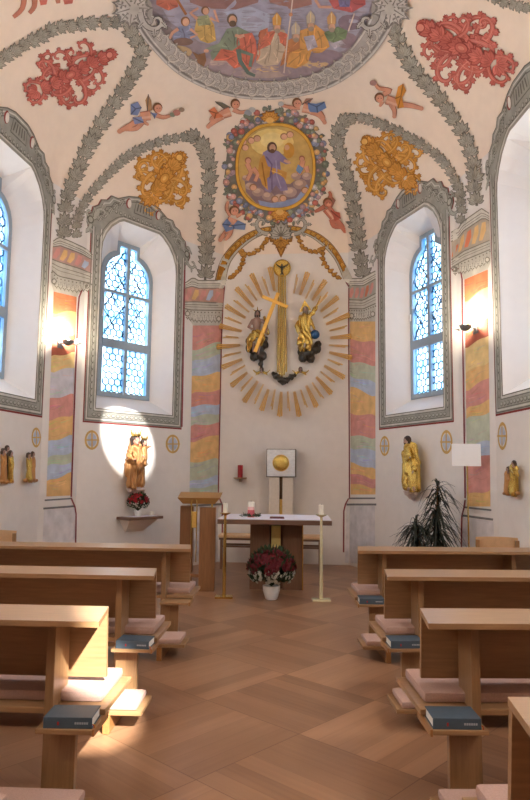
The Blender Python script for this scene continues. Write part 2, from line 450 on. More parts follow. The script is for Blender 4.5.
# ------------------------------------------------------------------ painted decoration on walls and vault
class Paint:
    """Flat patches of colour lying on the plaster."""
    def __init__(s, W=None, base=0, c=0., soft=.1): s.soft = soft; s.W = W; s.base = base; s.c = c; s.lay = 0; s.v = []; s.f = []; s.col = []
    def mix(s, rgb): return (*lin(tuple(a*(1-s.soft)+b*s.soft for a, b in zip(rgb, (206, 188, 174)))), 1)
    def put(s, x, y, off):
        if s.W is None:
            h = on_room(x, y)
            return None if h is None else h[0]+h[1]*off
        q = s.W.p(s.c+x, y, .5); nn = Vector((-s.W.n.x, -s.W.n.y, 0))
        h = ROOM.ray_cast(q, nn)
        if h[0] is None: return None
        z0 = s.W.p(s.c+x, y, 0)
        p = h[0] if (y > Z0-.02 and (h[0]-z0).length < .3) else z0
        return p-nn*off
    def tri(s, a, b, c, col, off, mx, d=0):
        if d < 6:
            ls = [(b-c).length, (c-a).length, (a-b).length]; m_ = max(ls)
            if m_ > mx:
                k = ls.index(m_)
                if k == 0: h = (b+c)/2; s.tri(a, b, h, col, off, mx, d+1); s.tri(a, h, c, col, off, mx, d+1)
                elif k == 1: h = (a+c)/2; s.tri(a, b, h, col, off, mx, d+1); s.tri(h, b, c, col, off, mx, d+1)
                else: h = (a+b)/2; s.tri(a, h, c, col, off, mx, d+1); s.tri(h, b, c, col, off, mx, d+1)
                return
        P = [s.put(q.x, q.y, off) for q in (a, b, c)]
        if None in P: return
        o = len(s.v); s.v += P; s.f.append((o, o+1, o+2)); s.col.append(col)
    def poly(s, pts, rgb, z=0):
        col = s.mix(rgb); off = .002+.0016*(s.base+s.lay+z); mx = 11 if s.W is None else .16
        P = [Vector((p[0], p[1], 0)) for p in pts]
        for t in tessellate_polygon([P]): s.tri(*[Vector((P[i].x, P[i].y)) for i in t], col, off, mx)
    def ell(s, cx, cy, rx, ry, rgb, z=0, rot=0., n=14):
        cr, sr = math.cos(rot), math.sin(rot)
        s.poly([(cx+rx*math.cos(2*PI*i/n)*cr-ry*math.sin(2*PI*i/n)*sr, cy+rx*math.cos(2*PI*i/n)*sr+ry*math.sin(2*PI*i/n)*cr) for i in range(n)], rgb, z)
    def stroke(s, pts, w0, rgb, z=0, w1=None):
        w1 = w0 if w1 is None else w1; P = [Vector(p) for p in pts]; n = len(P); col = s.mix(rgb)
        off = .002+.0016*(s.base+s.lay+z); mx = 14 if s.W is None else .2
        Ls = []; 
        for i in range(n):
            t = (P[min(i+1, n-1)]-P[max(i-1, 0)]); t = t.normalized() if t.length > 1e-6 else Vector((1, 0)); w_ = (w0+(w1-w0)*i/max(1, n-1))/2
            nn = Vector((-t.y, t.x))*w_; Ls.append((P[i]+nn, P[i]-nn))
        for i in range(n-1):
            s.tri(Ls[i][0], Ls[i+1][0], Ls[i+1][1], col, off, mx); s.tri(Ls[i][0], Ls[i+1][1], Ls[i][1], col, off, mx)
    def ring(s, outer, inner, rgb, z=0):
        n = len(outer); col = s.mix(rgb); off = .002+.0016*(s.base+s.lay+z); mx = 11 if s.W is None else .16
        for i in range(n):
            j = (i+1) % n; a, b, c, d = [Vector(q) for q in (outer[i], outer[j], inner[j], inner[i])]
            s.tri(a, b, c, col, off, mx); s.tri(a, c, d, col, off, mx)
    def build(s, name, parent, label=None):
        me = bpy.data.meshes.new(name); me.from_pydata([tuple(v) for v in s.v], [], s.f)
        me.materials.append(PAINT)
        ca = me.color_attributes.new('Col', 'FLOAT_COLOR', 'CORNER'); arr = []
        for c in s.col: arr += list(c)*3
        ca.data.foreach_set('color', arr)
        o = bpy.data.objects.new(name, me); C.objects.link(o); o.parent = parent; o['kind'] = 'structure'
        if label: o['label'] = label
        return o
def smooth_line(pts, n=6):
    P = [Vector(p) for p in pts]; out = []
    for i in range(len(P)-1):
        p0 = P[max(0, i-1)]; p1 = P[i]; p2 = P[i+1]; p3 = P[min(len(P)-1, i+2)]
        for k in range(n):
            t = k/n; out.append(.5*((2*p1)+(p2-p0)*t+(2*p0-5*p1+4*p2-p3)*t*t+(-p0+3*p1-3*p2+p3)*t**3))
    out.append(P[-1]); return out
def jit(c, k=12):
    d = random.uniform(-k, k); return tuple(max(0, min(255, x+d)) for x in c)
LEAFSHAPE = [(0, .02), (.14, .16), (.24, .40), (.36, .22), (.48, .46), (.60, .22), (.74, .36), (.84, .14), (1.05, 0)]
def leaf(p, x, y, ang, L, rgb, dark, fat=1., z=0):
    ca, sa = math.cos(ang), math.sin(ang)
    sh = LEAFSHAPE+[(a, -b) for a, b in reversed(LEAFSHAPE[:-1])]
    T = lambda k, g: [(x+(a*k*L)*ca-(b*k*L*fat)*sa+g[0], y+(a*k*L)*sa+(b*k*L*fat)*ca+g[1]) for a, b in sh]
    p.poly(T(1.1, (0, 0)), dark, z); p.poly(T(.92, (0, 0)), rgb, z+1)
    p.stroke([(x, y), (x+.85*L*ca, y+.85*L*sa)], .09*L, dark, z+2, .03*L)
def leaflet(p, x, y, ang, L, w, rgb, dark, z=0):
    ca, sa = math.cos(ang), math.sin(ang); sh = [(0, 0), (.25, .5), (.55, .62), (.82, .34), (1, 0)]; sh = sh+[(a, -b) for a, b in reversed(sh[1:-1])]
    T = lambda k: [(x+a*k*L*ca-b*w*(k**2)*sa, y+a*k*L*sa+b*w*(k**2)*ca) for a, b in sh]
    p.poly(T(1.1), dark, z); p.poly(T(.95), rgb, z+1); p.stroke([(x+.15*L*ca, y+.15*L*sa), (x+.8*L*ca, y+.8*L*sa)], .1*w, dark, z+2, .05*w)
def garland(pts, w, name, label, rgb=(166, 161, 148), dark=(108, 104, 94), parent=None, base=0):
    p = Paint(None, base); line = smooth_line(pts, 8); step = w*.66; acc = step*.8
    p.stroke(line, w*.16, dark); prev = line[0]; nodes = []
    for q in line[1:]:
        acc += (q-prev).length
        if acc > step: nodes.append((q.copy(), math.atan2((q-prev).y, (q-prev).x))); acc = 0
        prev = q
    for i, (q, a) in enumerate(nodes):
        j = random.uniform(-.12, .12); zz = (i % 3)*3; k = random.uniform(.9, 1.08)
        for s_, L in ((1.45, .5), (-1.45, .5), (.95, .66), (-.95, .66), (.42, .74), (-.42, .74), (0, .8)):
            leaflet(p, q.x, q.y, a+s_+j, w*L*k, w*.2, jit(rgb, 9), dark, zz+(0 if abs(s_) > 1 else 1))
    return p.build(name, parent or ceil, label)
garland([(64, 238), (65, 207), (71, 185), (80, 165), (87, 147), (96, 132), (106, 115), (120, 95), (131, 76), (141, 56), (137, 42), (130, 30)], 16, 'painted_garland', 'grey painted leaf garland rising from the left pilaster to the oval fresco')
garland([(77, 238), (77, 220), (85, 202), (96, 187), (110, 172), (124, 159), (141, 149), (158, 142), (175, 138), (190, 136)], 10.5, 'painted_garland', 'thin grey painted leaf garland arching over the left window')
garland([(205, 281), (206, 256), (206, 225), (208, 192), (209, 170), (206, 153), (197, 139), (186, 136)], 16, 'painted_garland', 'grey painted leaf garland left of the oval medallion')
garland([(364, 279), (361, 256), (357, 226), (353, 200), (347, 178), (341, 158), (337, 140), (342, 124), (352, 119)], 16, 'painted_garland', 'grey painted leaf garland right of the oval medallion')
garland([(461, 224), (462, 204), (457, 184), (448, 168), (438, 156), (424, 146), (410, 138), (400, 132), (388, 127), (376, 122), (362, 118), (350, 119)], 11, 'painted_garland', 'thin grey painted leaf garland arching over the right window')
garland([(477, 206), (475, 188), (475, 170), (469, 146), (460, 128), (448, 110), (436, 94), (424, 80), (412, 66), (402, 48), (394, 28)], 16.5, 'painted_garland', 'grey painted leaf garland rising from the right pilaster to the oval fresco')
garland([(-6, 66), (6, 56), (20, 47), (37, 38), (56, 28), (76, 25), (98, 22), (126, 22)], 14, 'painted_garland', 'grey painted leaf garland in the top left corner of the vault')
garland([(485, -6), (505, 2), (520, 6), (540, 10)], 11, 'painted_garland', 'grey painted leaf garland in the top right corner of the vault')

# ornaments: curling acanthus scrollwork
def curl(p, x, y, ang, r, rgb, dark, turn=1, z=0):
    pts = []; a = ang; cx, cy = x, y
    for i in range(13):
        t = i/12; pts.append((cx, cy)); a += turn*(.18+.62*t); cx += math.cos(a)*r*(.34-.22*t); cy += math.sin(a)*r*(.34-.22*t)
    p.stroke(pts, r*.46, dark, z, r*.22); p.stroke(pts, r*.34, rgb, z+1, r*.12)
    for k in (2, 5, 8):
        q = pts[k]; leaf(p, q[0], q[1], ang+turn*(k*.25)-turn*1.3, r*.55, rgb, dark, .7, z)
def tuft(p, x, y, ang, L, rgb, dark, z, n=5):
    for k in range(n): a = (k-(n-1)/2); leaflet(p, x, y, ang+a*.42, L*(1-.09*abs(a)), L*.34, jit(rgb, 10), dark, z)
def scroll(p, x, y, ang, r, turn, rgb, dark, light, z):
    pts = []; a = ang; cx, cy = x, y
    for i in range(17):
        t = i/16; pts.append((cx, cy)); a += turn*(.10+.50*t*t+.1*t); cx += math.cos(a)*r*(.30-.17*t); cy += math.sin(a)*r*(.30-.17*t)
    p.stroke(pts, r*.46, dark, z, r*.22); p.stroke(pts, r*.36, rgb, z+1, r*.14); p.stroke(pts, r*.07, light, z+2, r*.03); p.ell(pts[-1][0], pts[-1][1], r*.14, r*.14, dark, z+1, n=8); p.ell(pts[-1][0], pts[-1][1], r*.10, r*.10, light, z+2, n=8)
    for k in (3, 6, 9, 12):
        q = pts[k]; h = math.atan2(pts[k+1][1]-pts[k-1][1], pts[k+1][0]-pts[k-1][0]); tuft(p, q[0], q[1], h-turn*1.25, r*(.72-.03*k), rgb, dark, z, 3)
def ornament(cx, cy, rot, L, Wd, name, label, rgb, dark, light, seed=1):
    rnd = random.Random(seed); p = Paint(soft=.08); cr, sr = math.cos(rot), math.sin(rot)
    T = lambda u, v: (cx+u*cr-v*sr, cy+u*sr+v*cr)
    for u, v, an, r, tn in ((-.75, .05, 2.2, .5, 1), (-.75, -.05, -2.2, .5, -1), (-.45, .1, .9, .62, 1), (-.45, -.1, -.9, .62, -1), (-.35, .12, 2.4, .6, -1), (-.35, -.12, -2.4, .6, 1), (.0, .12, 1.0, .66, 1), (.0, -.12, -1.0, .66, -1), (.15, .1, 2.3, .55, -1), (.15, -.1, -2.3, .55, 1), (.45, .06, .8, .5, 1), (.45, -.06, -.8, .5, -1), (-.6, .34, .3, .5, -1), (-.6, -.34, -.3, .5, 1), (-.2, .42, 2.6, .55, 1), (-.2, -.42, -2.6, .55, -1), (.1, .4, .2, .5, -1), (.1, -.4, -.2, .5, 1), (.5, .28, 2.7, .45, 1), (.5, -.28, -2.7, .45, -1)):
        q = T(u*L, v*Wd); scroll(p, q[0], q[1], rot+an+rnd.uniform(-.25, .25), r*Wd*.62*rnd.uniform(.85, 1.1), tn, jit(rgb), dark, light, rnd.choice((0, 3, 6)))
    for i in range(7):
        q = T((-.85+.25*i)*L, 0); tuft(p, q[0], q[1], rot+rnd.uniform(-.3, .3), Wd*.42, rgb, dark, 8+(i % 2)*3, 5)
    q = T(-.95*L, 0); tuft(p, q[0], q[1], rot+PI, Wd*.42, rgb, dark, 6, 7)
    q = T(-.1*L, 0); p.ell(q[0], q[1], Wd*.2, Wd*.15, dark, 14, rot); p.ell(q[0], q[1], Wd*.17, Wd*.12, rgb, 15, rot); p.ell(q[0], q[1], Wd*.09, Wd*.05, light, 16, rot)
    q = T(L*.93, 0); tuft(p, q[0], q[1], 0, Wd*.3, rgb, dark, 6, 15)
    p.ell(q[0], q[1], Wd*.13, Wd*.13, dark, 12); p.ell(q[0], q[1], Wd*.1, Wd*.1, light, 13)
    return p.build(name, ceil, label)
RED = (200, 106, 94); REDD = (156, 70, 62); REDL = (218, 138, 122); OCH = (214, 150, 66); OCHD = (168, 108, 40); OCHL = (234, 184, 100)
ornament(73, 72, -.47, 43, 29, 'painted_ornament', 'brick red painted acanthus ornament on the left side of the vault', RED, REDD, REDL, 3)
ornament(459, 45, PI+.46, 45, 37, 'painted_ornament', 'brick red painted acanthus ornament on the right side of the vault', RED, REDD, REDL, 5)
ornament(165, 176, -.95, 25, 30, 'painted_ornament', 'ochre painted acanthus ornament above the left window', OCH, OCHD, OCHL, 8)
ornament(386, 160, PI+.75, 30, 30, 'painted_ornament', 'ochre painted acanthus ornament above the right window', OCH, OCHD, OCHL, 9)

# putti: small painted flying children
FLESH = (214, 150, 122); FLESHD = (160, 96, 76)
def putto(name, label, head, body, limbs, cloth, clothcol, wing=None, wingcol=(120, 100, 90), gift=None, base=4, dark=False, red=False):
    fl = (190, 112, 90) if red else FLESH; fd = FLESHD
    p = Paint(base=base)
    if wing:
        for wg in wing: p.poly(wg, wingcol); p.stroke([wg[0], wg[len(wg)//2]], 1., (90, 80, 74), 1)
    for pts, w_ in limbs:
        p.stroke(smooth_line(pts, 3), w_+1.2, fd, 2, w_*.6+.8); p.stroke(smooth_line(pts, 3), w_, fl, 4, w_*.6)
        q = pts[-1]; p.ell(q[0], q[1], w_*.42, w_*.42, fl, 4)
    p.stroke(body, 10, fd, 3, 9); p.stroke(body, 8.6, fl, 5, 7.6)
    p.stroke([(body[0][0], body[0][1]+1.5), (body[-1][0], body[-1][1]+1.5)], 2.4, (228, 176, 150), 6)
    for cp in cloth:
        p.poly(cp, clothcol, 6); m_ = [sum(q[0] for q in cp)/len(cp), sum(q[1] for q in cp)/len(cp)]
        for q in cp[::2]: p.stroke([m_, q], 1.2, tuple(x*.68 for x in clothcol), 7)
    hx, hy = head; p.ell(hx, hy, 4.9, 5.2, (110, 74, 48), 6); p.ell(hx+.6, hy+1, 3.9, 4.1, fl, 7); p.ell(hx+1.2, hy+2, 2.2, 2, (222, 150, 124), 8)
    p.ell(hx-.6, hy+.4, .6, .45, (70, 44, 36), 9); p.ell(hx+2.2, hy+.4, .6, .45, (70, 44, 36), 9)
    if gift:
        for gx, gy, gr, gc in gift: p.ell(gx, gy, gr, gr*.8, gc, 8)
    return p.build(name, ceil, label)
putto('painted_cherub', 'painted flying cherub with blue sash left of the medallion', (157, 107), [(150, 115), (140, 116)],
      [([(154, 114), (163, 117), (170, 115)], 4), ([(141, 118), (130, 125), (119, 131)], 6), ([(143, 120), (136, 128), (126, 129)], 5), ([(148, 113), (144, 121), (147, 124)], 3.5)],
      [[(130, 104), (137, 101), (141, 107), (137, 115), (130, 114)], [(132, 117), (142, 116), (143, 122), (134, 124)], [(150, 112), (157, 113), (154, 118)]], (120, 134, 176),
      [[(147, 111), (145, 100), (148, 94), (151, 100), (152, 110)]], (176, 132, 92), [(176, 112, 4, (180, 120, 108)), (181, 109, 3, (150, 130, 110)), (172, 114, 3, (130, 140, 120))])
putto('painted_cherub', 'painted cherub with orange cloth and flower at upper left of the medallion', (235, 103), [(230, 111), (222, 114)],
      [([(233, 109), (240, 112), (246, 111)], 4), ([(222, 116), (214, 121), (208, 126)], 5.5), ([(222, 113), (214, 116), (211, 119)], 5)],
      [[(208, 110), (214, 106), (218, 112), (224, 116), (214, 118)]], (214, 120, 78),
      [[(226, 110), (216, 103), (215, 101), (222, 102), (231, 107)]], (110, 104, 90), [(248, 112, 4, (150, 156, 164)), (252, 109, 3.5, (190, 190, 186)), (246, 115, 3, (120, 130, 110))])
putto('painted_cherub', 'painted cherub with blue cloth at upper right of the medallion', (297, 102), [(303, 107), (311, 109)],
      [([(300, 107), (291, 107), (280, 104)], 3.6), ([(311, 111), (320, 115), (325, 122)], 5), ([(312, 108), (320, 112), (324, 117)], 4.5)],
      [[(308, 102), (316, 103), (325, 101), (327, 107), (318, 112), (309, 111)]], (104, 130, 176),
      [[(302, 104), (306, 98), (313, 98), (309, 104)]], (170, 120, 96), [(281, 103, 3, (180, 176, 170))])
putto('painted_cherub', 'painted tumbling cherub with orange cloth right of the medallion', (380, 97), [(387, 99), (398, 103)],
      [([(384, 94), (391, 90), (380, 88), (376, 84)], 4.2), ([(398, 104), (410, 105), (422, 108)], 5.5), ([(392, 104), (395, 110), (395, 116)], 5), ([(383, 101), (381, 105)], 3.5)],
      [[(396, 98), (399, 86), (404, 83), (407, 90), (403, 97), (405, 107), (399, 108)]], (214, 140, 56), None, gift=[(374, 82, 3.6, (160, 120, 110))])
putto('painted_cherub', 'painted standing cherub with blue cloth at lower left of the medallion', (234, 210), [(233, 218), (230, 226)],
      [([(231, 215), (226, 209), (227, 202)], 3.8), ([(230, 228), (224, 233), (219, 240)], 5), ([(231, 228), (230, 234), (226, 239)], 4.6), ([(236, 216), (241, 214)], 3.4)],
      [[(221, 224), (227, 218), (233, 225), (238, 220), (246, 224), (245, 230), (234, 229), (226, 232)]], (112, 132, 172), base=14)
putto('painted_cherub', 'painted reddish cherub at lower right of the medallion', (328, 202), [(327, 208), (334, 217)],
      [([(325, 206), (320, 209), (316, 211)], 4), ([(335, 219), (341, 225), (345, 231)], 5.5), ([(332, 219), (334, 226), (340, 227)], 5), ([(329, 205), (331, 196), (330, 192)], 3.6)],
      [[(331, 210), (340, 212), (341, 218), (335, 221)]], (176, 84, 66), [[(332, 208), (326, 200), (330, 193), (336, 200)]], (160, 104, 86), base=14, red=True)
p = Paint(base=2)
for pts in ([(24, -6), (22, 8), (13, 17)], [(34, -6), (34, 6), (29, 13)], [(44, -4), (43, 3)], [(57, -5), (58, 3)], [(68, -5), (66, 3)]): p.stroke(smooth_line(pts, 3), 6.5, FLESHD, 0, 4); p.stroke(smooth_line(pts, 3), 5, (190, 118, 96), 1, 3.4)
p.poly([(38, -5), (48, -5), (46, 4), (40, 5)], RED, 2); p.poly([(62, -5), (74, -5), (72, 3), (64, 4)], RED, 2)
p.build('painted_cherub_legs', ceil, 'painted legs of cherubs cut off at the top left edge')

# central medallion
p = Paint(base=1, soft=.2); mcx, mcy = 275.5, 166.5
def moval(k, n=48, dx=0, dy=0): # slightly squared oval
    out = []
    for i in range(n):
        a = 2*PI*i/n; ca, sa = math.cos(a), math.sin(a)
        out.append((mcx+dx+k*39*abs(ca)**.88*(1 if ca > 0 else -1), mcy+dy+k*43*abs(sa)**.88*(1 if sa > 0 else -1)))
    return out
p.poly(moval(1.0), (190, 150, 78)); p.poly([q for q in moval(.94)], (198, 160, 84), 1)
p.ell(272, 142, 22, 14, (236, 206, 120), 2); p.ell(272, 140, 12, 8, (244, 220, 140), 3)
p.poly([(244, 176), (252, 172), (262, 180), (290, 184), (305, 172), (311, 176), (309, 190), (298, 203), (276, 208), (256, 203), (246, 192)], (128, 104, 112), 3)
p.poly([(258, 200), (272, 203), (296, 198), (307, 184), (310, 190), (298, 204), (276, 208.5), (260, 205)], (134, 152, 196), 4)
for x, y, r in ((250, 186, 5), (258, 192, 6), (268, 196, 6), (290, 192, 7), (300, 184, 7), (307, 176, 5), (246, 178, 4), (280, 198, 6), (296, 176, 5)): p.ell(x, y, r, r*.75, jit((168, 138, 130), 10), 4); p.ell(x-1, y-1.3, r*.6, r*.4, (204, 172, 150), 5)
# seated figure: violet tunic, ochre cloak
p.poly([(263, 152), (270, 148), (279, 151), (288, 160), (291, 163), (286, 164), (280, 161), (281, 172), (286, 182), (288, 190), (281, 191), (276, 185), (270, 193), (265, 190), (266, 178), (260, 166)], (128, 116, 158), 6)
p.poly([(260, 158), (264, 154), (268, 166), (279, 169), (287, 172), (286, 179), (276, 172), (267, 178), (268, 190), (262, 184), (258, 170)], (196, 136, 52), 8)
p.stroke([(266, 156), (272, 164), (270, 178)], 1.4, (92, 76, 120), 9); p.stroke([(276, 160), (277, 176), (281, 188)], 1.2, (160, 150, 190), 9); p.stroke([(272, 172), (272, 190)], 1.2, (94, 84, 126), 9)
p.stroke([(262, 162), (264, 176), (266, 186)], 1.2, (140, 88, 26), 9); p.stroke([(270, 170), (282, 174)], 1, (232, 180, 90), 9)
p.ell(272, 147, 5, 5.6, (72, 46, 32), 8); p.ell(272.6, 147.4, 3.2, 4, (206, 152, 118), 9); p.ell(272.4, 150.6, 2.6, 2.2, (92, 60, 42), 10); p.stroke([(284, 160), (290, 162)], 2.6, (210, 158, 126), 9)
p.ell(289, 150, 5.5, 8, (206, 142, 44), 6); p.ell(287, 147, 2.6, 2.8, (214, 158, 120), 7)
for x, y in ((251, 140), (257, 138), (245, 147), (243, 141), (284, 136), (290, 134), (275, 199), (283, 198), (253, 187), (305, 190)): p.ell(x, y, 3.8, 3.5, (150, 104, 66), 6); p.ell(x+.3, y+.4, 3, 2.8, (224, 168, 136), 7)
for b in ([(247, 163), (251, 172), (247, 180)], [(253, 168), (258, 174), (255, 181)], [(303, 160), (301, 170), (299, 174)], [(306, 166), (308, 172)]): p.stroke(b, 5.5, FLESHD, 6, 4); p.stroke(b, 4.4, (216, 150, 118), 7, 3)
p.ell(248, 160, 3.4, 3.4, (150, 92, 58), 7); p.ell(248.3, 160.6, 2.6, 2.6, FLESH, 8); p.ell(302, 158, 3, 3, (150, 92, 58), 7); p.ell(302, 158.6, 2.2, 2.2, FLESH, 8); p.poly([(298, 164), (304, 168), (300, 174), (296, 170)], (90, 130, 180), 8)
p.ring(moval(1.04), moval(.955), (150, 96, 22), 11); p.ring(moval(1.03), moval(.965), (222, 164, 50), 12)
p.build('painted_medallion', ceil, 'oval painted medallion of a seated robed man on clouds with small angels')
# flower wreath around it
p = Paint(base=1, soft=.28); pal = [(124, 134, 168), (168, 76, 66), (206, 200, 196), (212, 160, 92), (96, 110, 92), (150, 120, 130), (196, 140, 130), (94, 106, 140), (120, 132, 108)]
p.ring([(q[0]+random.uniform(-1.5, 1.5), q[1]+random.uniform(-1.5, 1.5)) for q in moval(1.30)], moval(1.03), (92, 92, 84))
for i in range(330):
    a = random.uniform(0, 2*PI); k = random.uniform(1.08, 1.34); c_ = random.choice(pal); r = random.uniform(1.6, 3.3)
    ca, sa = math.cos(a), math.sin(a); x = mcx+k*39*abs(ca)**.88*(1 if ca > 0 else -1); y = mcy+k*43*abs(sa)**.88*(1 if sa > 0 else -1)
    if i % 4 == 0: leaf(p, x, y, a+random.uniform(-.8, .8), 5, (104, 116, 98), (66, 72, 62), .8, 1)
    else:
        z_ = 1+(i % 3)*3; p.ell(x, y, r*1.12, r*1.05, tuple(v*.6 for v in c_), z_, n=9); p.ell(x, y, r, r*.92, jit(c_), z_+1, n=8); p.ell(x-.3, y-.3, r*.4, r*.4, tuple(min(255, v*1.22) for v in c_), z_+2, n=6)
p.build('painted_flower_wreath', ceil, 'wreath of painted flowers around the oval medallion')
p = Paint(base=14)
for x0, y0, sg in ((270, 119, -1), (280, 212, 1)):
    for k in range(-3, 4): leaf(p, x0, y0, sg*PI/2+k*.42, 9.5 if k else 8, OCH, OCHD, .8, abs(k))
    p.ell(x0, y0, 4, 3, OCHL, 8)
p.build('painted_gold_shell', ceil, 'ochre painted shells above and below the medallion')

# big oval fresco with grisaille frame
foO = smooth_line([(112, -20), (124, 0), (138, 30), (155, 52), (176, 72), (203, 87), (232, 96), (265, 99), (298, 96), (328, 88), (354, 73), (376, 52), (392, 28), (402, 6), (408, -20)], 4)
foI = smooth_line([(134, -20), (145, -2), (157, 22), (171, 40), (189, 56), (212, 70), (238, 78), (266, 81), (294, 79), (319, 71), (340, 58), (356, 41), (368, 22), (376, 2), (380, -20)], 4)
p = Paint(base=0, soft=.27)
p.poly([tuple(q) for q in foI], (134, 124, 138))
p.poly([(150, -14), (250, -14), (376, -14), (366, 22), (345, 50), (318, 58), (250, 52), (200, 42), (170, 22)], (150, 150, 176), 1)
p.poly([(224, 12), (250, 6), (270, 14), (268, 32), (250, 36), (238, 26)], (168, 178, 206), 2)
p.poly([(186, -14), (262, -14), (258, 2), (236, 9), (206, 8), (190, 2)], (128, 86, 84), 3); p.poly([(262, -14), (310, -14), (312, 4), (292, 9), (270, 2)], (150, 98, 88), 3)
for x, y, rx, ry, cc in ((176, 52, 16, 7, (196, 164, 118)), (192, 62, 20, 7, (148, 132, 142)), (222, 70, 24, 8, (156, 138, 148)), (258, 66, 26, 7, (140, 124, 138)), (262, 72, 30, 6, (170, 150, 146)), (300, 70, 22, 7, (142, 124, 136)), (326, 58, 18, 9, (128, 110, 128)),
                         (346, 40, 12, 8, (132, 112, 126)), (226, 62, 18, 5, (188, 166, 158)), (310, 64, 20, 3.5, (206, 170, 120)), (270, 69, 16, 3, (210, 174, 122)), (164, 34, 10, 9, (120, 104, 104)), (350, 22, 12, 8, (116, 98, 116))): p.ell(x, y, rx, ry, cc, 3)
def lerp_(a, b, t): return (a[0]+(b[0]-a[0])*t, a[1]+(b[1]-a[1])*t)
def fig(pts, col, z=5, lines=()):
    p.poly(pts, col, z)
    for l in lines: p.stroke(smooth_line([l[0], ((l[0][0]+l[1][0])/2+1.4, (l[0][1]+l[1][1])/2), l[1]], 3), 1.5, tuple(x*.74 for x in col), z+1, .6)
    cx = sum(q[0] for q in pts)/len(pts); cy = sum(q[1] for q in pts)/len(pts)
    for i, q in enumerate(pts):
        a = lerp_(q, (cx, cy), .12); b = lerp_(q, (cx, cy), .72); m_ = (a[0]*.5+b[0]*.5+(1.6 if i % 2 else -1.6), a[1]*.5+b[1]*.5+1)
        p.stroke(smooth_line([a, m_, b], 3), 1.8, tuple(min(255, x*(1.2 if i % 2 else .8)) for x in col), z+1, .5)
def face(x, y, r=3.6, hair=(98, 66, 42), z=9, beard=False):
    p.ell(x, y-.6, r*1.15, r*1.25, hair, z); p.ell(x+.5, y, r*.85, r, (212, 156, 124), z+1)
    if beard: p.ell(x+.5, y+r*.75, r*.8, r*.7, hair, z+2)
# seated man in green and red
fig([(227, 28), (238, 26), (250, 32), (256, 44), (254, 56), (244, 60), (240, 50), (230, 54), (216, 57), (212, 60), (210, 52), (218, 44)], (112, 132, 110), 5, [[(232, 30), (234, 46)], [(242, 32), (240, 48)], [(222, 40), (230, 52)]])
fig([(238, 34), (252, 32), (256, 40), (257, 52), (252, 66), (248, 72), (240, 66), (234, 68), (226, 60), (213, 60), (221, 48), (232, 50), (240, 44)], (204, 92, 70), 7, [[(244, 36), (246, 64)], [(250, 38), (250, 60)], [(224, 54), (236, 62)]])
p.stroke([(238, 48), (240, 60), (248, 72), (255, 75)], 5, (74, 100, 92), 9, 3); p.stroke([(240, 50), (252, 54), (250, 66)], 3.6, (92, 118, 104), 9)
p.stroke([(228, 33), (220, 44), (206, 49)], 5, (120, 142, 118), 8, 3); p.ell(206, 50, 2.6, 1.8, FLESH, 9); p.stroke([(244, 34), (240, 36), (235, 34)], 3, FLESH, 10); face(232, 19, 4.6, (84, 66, 50), 9, True)
p.poly([(192, 51), (198, 54), (205, 52), (206, 60), (203, 68), (199, 66), (196, 58)], (134, 88, 56), 6)
# woman in yellow with raised arms, boy in blue
fig([(197, 16), (208, 15), (214, 24), (216, 40), (208, 43), (200, 40), (194, 30)], (200, 160, 80), 5, [[(202, 18), (204, 38)], [(208, 20), (211, 38)]])
fig([(196, 16), (208, 14), (211, 24), (198, 25)], (136, 146, 104), 6); p.stroke([(197, 18), (190, 12), (198, 7)], 3.4, FLESH, 8, 2.4); p.stroke([(210, 17), (218, 21), (214, 9)], 3.4, FLESH, 8, 2.4); face(205, 10, 3.6)
fig([(178, 26), (190, 24), (196, 32), (192, 42), (176, 44), (172, 36)], (118, 132, 172), 5, [[(182, 28), (184, 42)]]); p.stroke([(178, 28), (172, 32), (169, 38)], 3.4, FLESH, 8, 2.4); p.stroke([(190, 28), (197, 34), (190, 37)], 3, FLESH, 8, 2.4); face(185, 21, 4, (120, 72, 40)); p.ell(183, 41, 10, 4, (112, 84, 76), 7)
fig([(156, -10), (176, -10), (178, 6), (168, 10), (156, 4)], (186, 88, 66), 5); p.stroke([(174, -6), (186, 14)], 2.6, (150, 84, 40), 6)
fig([(300-40, 30), (268, 27), (262, 44), (256, 62), (258, 44)], (186, 96, 66), 5)
# figures on the right: four men with tall caps
fig([(262, 38), (272, 29), (284, 29), (288, 36), (286, 52), (278, 64), (264, 66), (256, 62), (258, 46)], (196, 176, 150), 5, [[(270, 34), (268, 62)], [(278, 34), (276, 60)]])
fig([(262, 40), (268, 31), (276, 30), (270, 44), (258, 50)], (206, 96, 72), 6); fig([(278, 30), (287, 33), (286, 46), (280, 42)], (206, 96, 72), 6)
fig([(287, 40), (300, 34), (302, 50), (290, 60), (280, 66), (284, 50)], (186, 110, 60), 5)
fig([(300, 30), (316, 24), (326, 32), (330, 46), (322, 52), (312, 50), (308, 62), (296, 68), (286, 66), (290, 52), (300, 48)], (214, 146, 66), 6, [[(308, 30), (306, 48)], [(318, 30), (322, 48)], [(300, 52), (298, 64)]])
fig([(304, 36), (314, 34), (318, 46), (308, 50)], (170, 166, 186), 7)
fig([(324, 32), (338, 26), (348, 30), (346, 38), (334, 42), (328, 40)], (96, 124, 84), 6, [[(334, 30), (336, 38)]]); fig([(328, 40), (340, 38), (346, 44), (334, 48)], (178, 170, 184), 5)
for x, y, cc in ((277, 26, (214, 150, 60)), (296, 35, (190, 176, 160)), (311, 24, (186, 172, 150)), (332, 25, (200, 146, 84))):
    face(x, y+1, 3.6, (150, 130, 112), 9, True); p.poly([(x-4, y-2), (x-4.6, y-9), (x, y-15), (x+4.6, y-9), (x+4, y-2)], cc, 11); p.stroke([(x, y-13), (x, y-3)], 1, (240, 214, 150), 12)
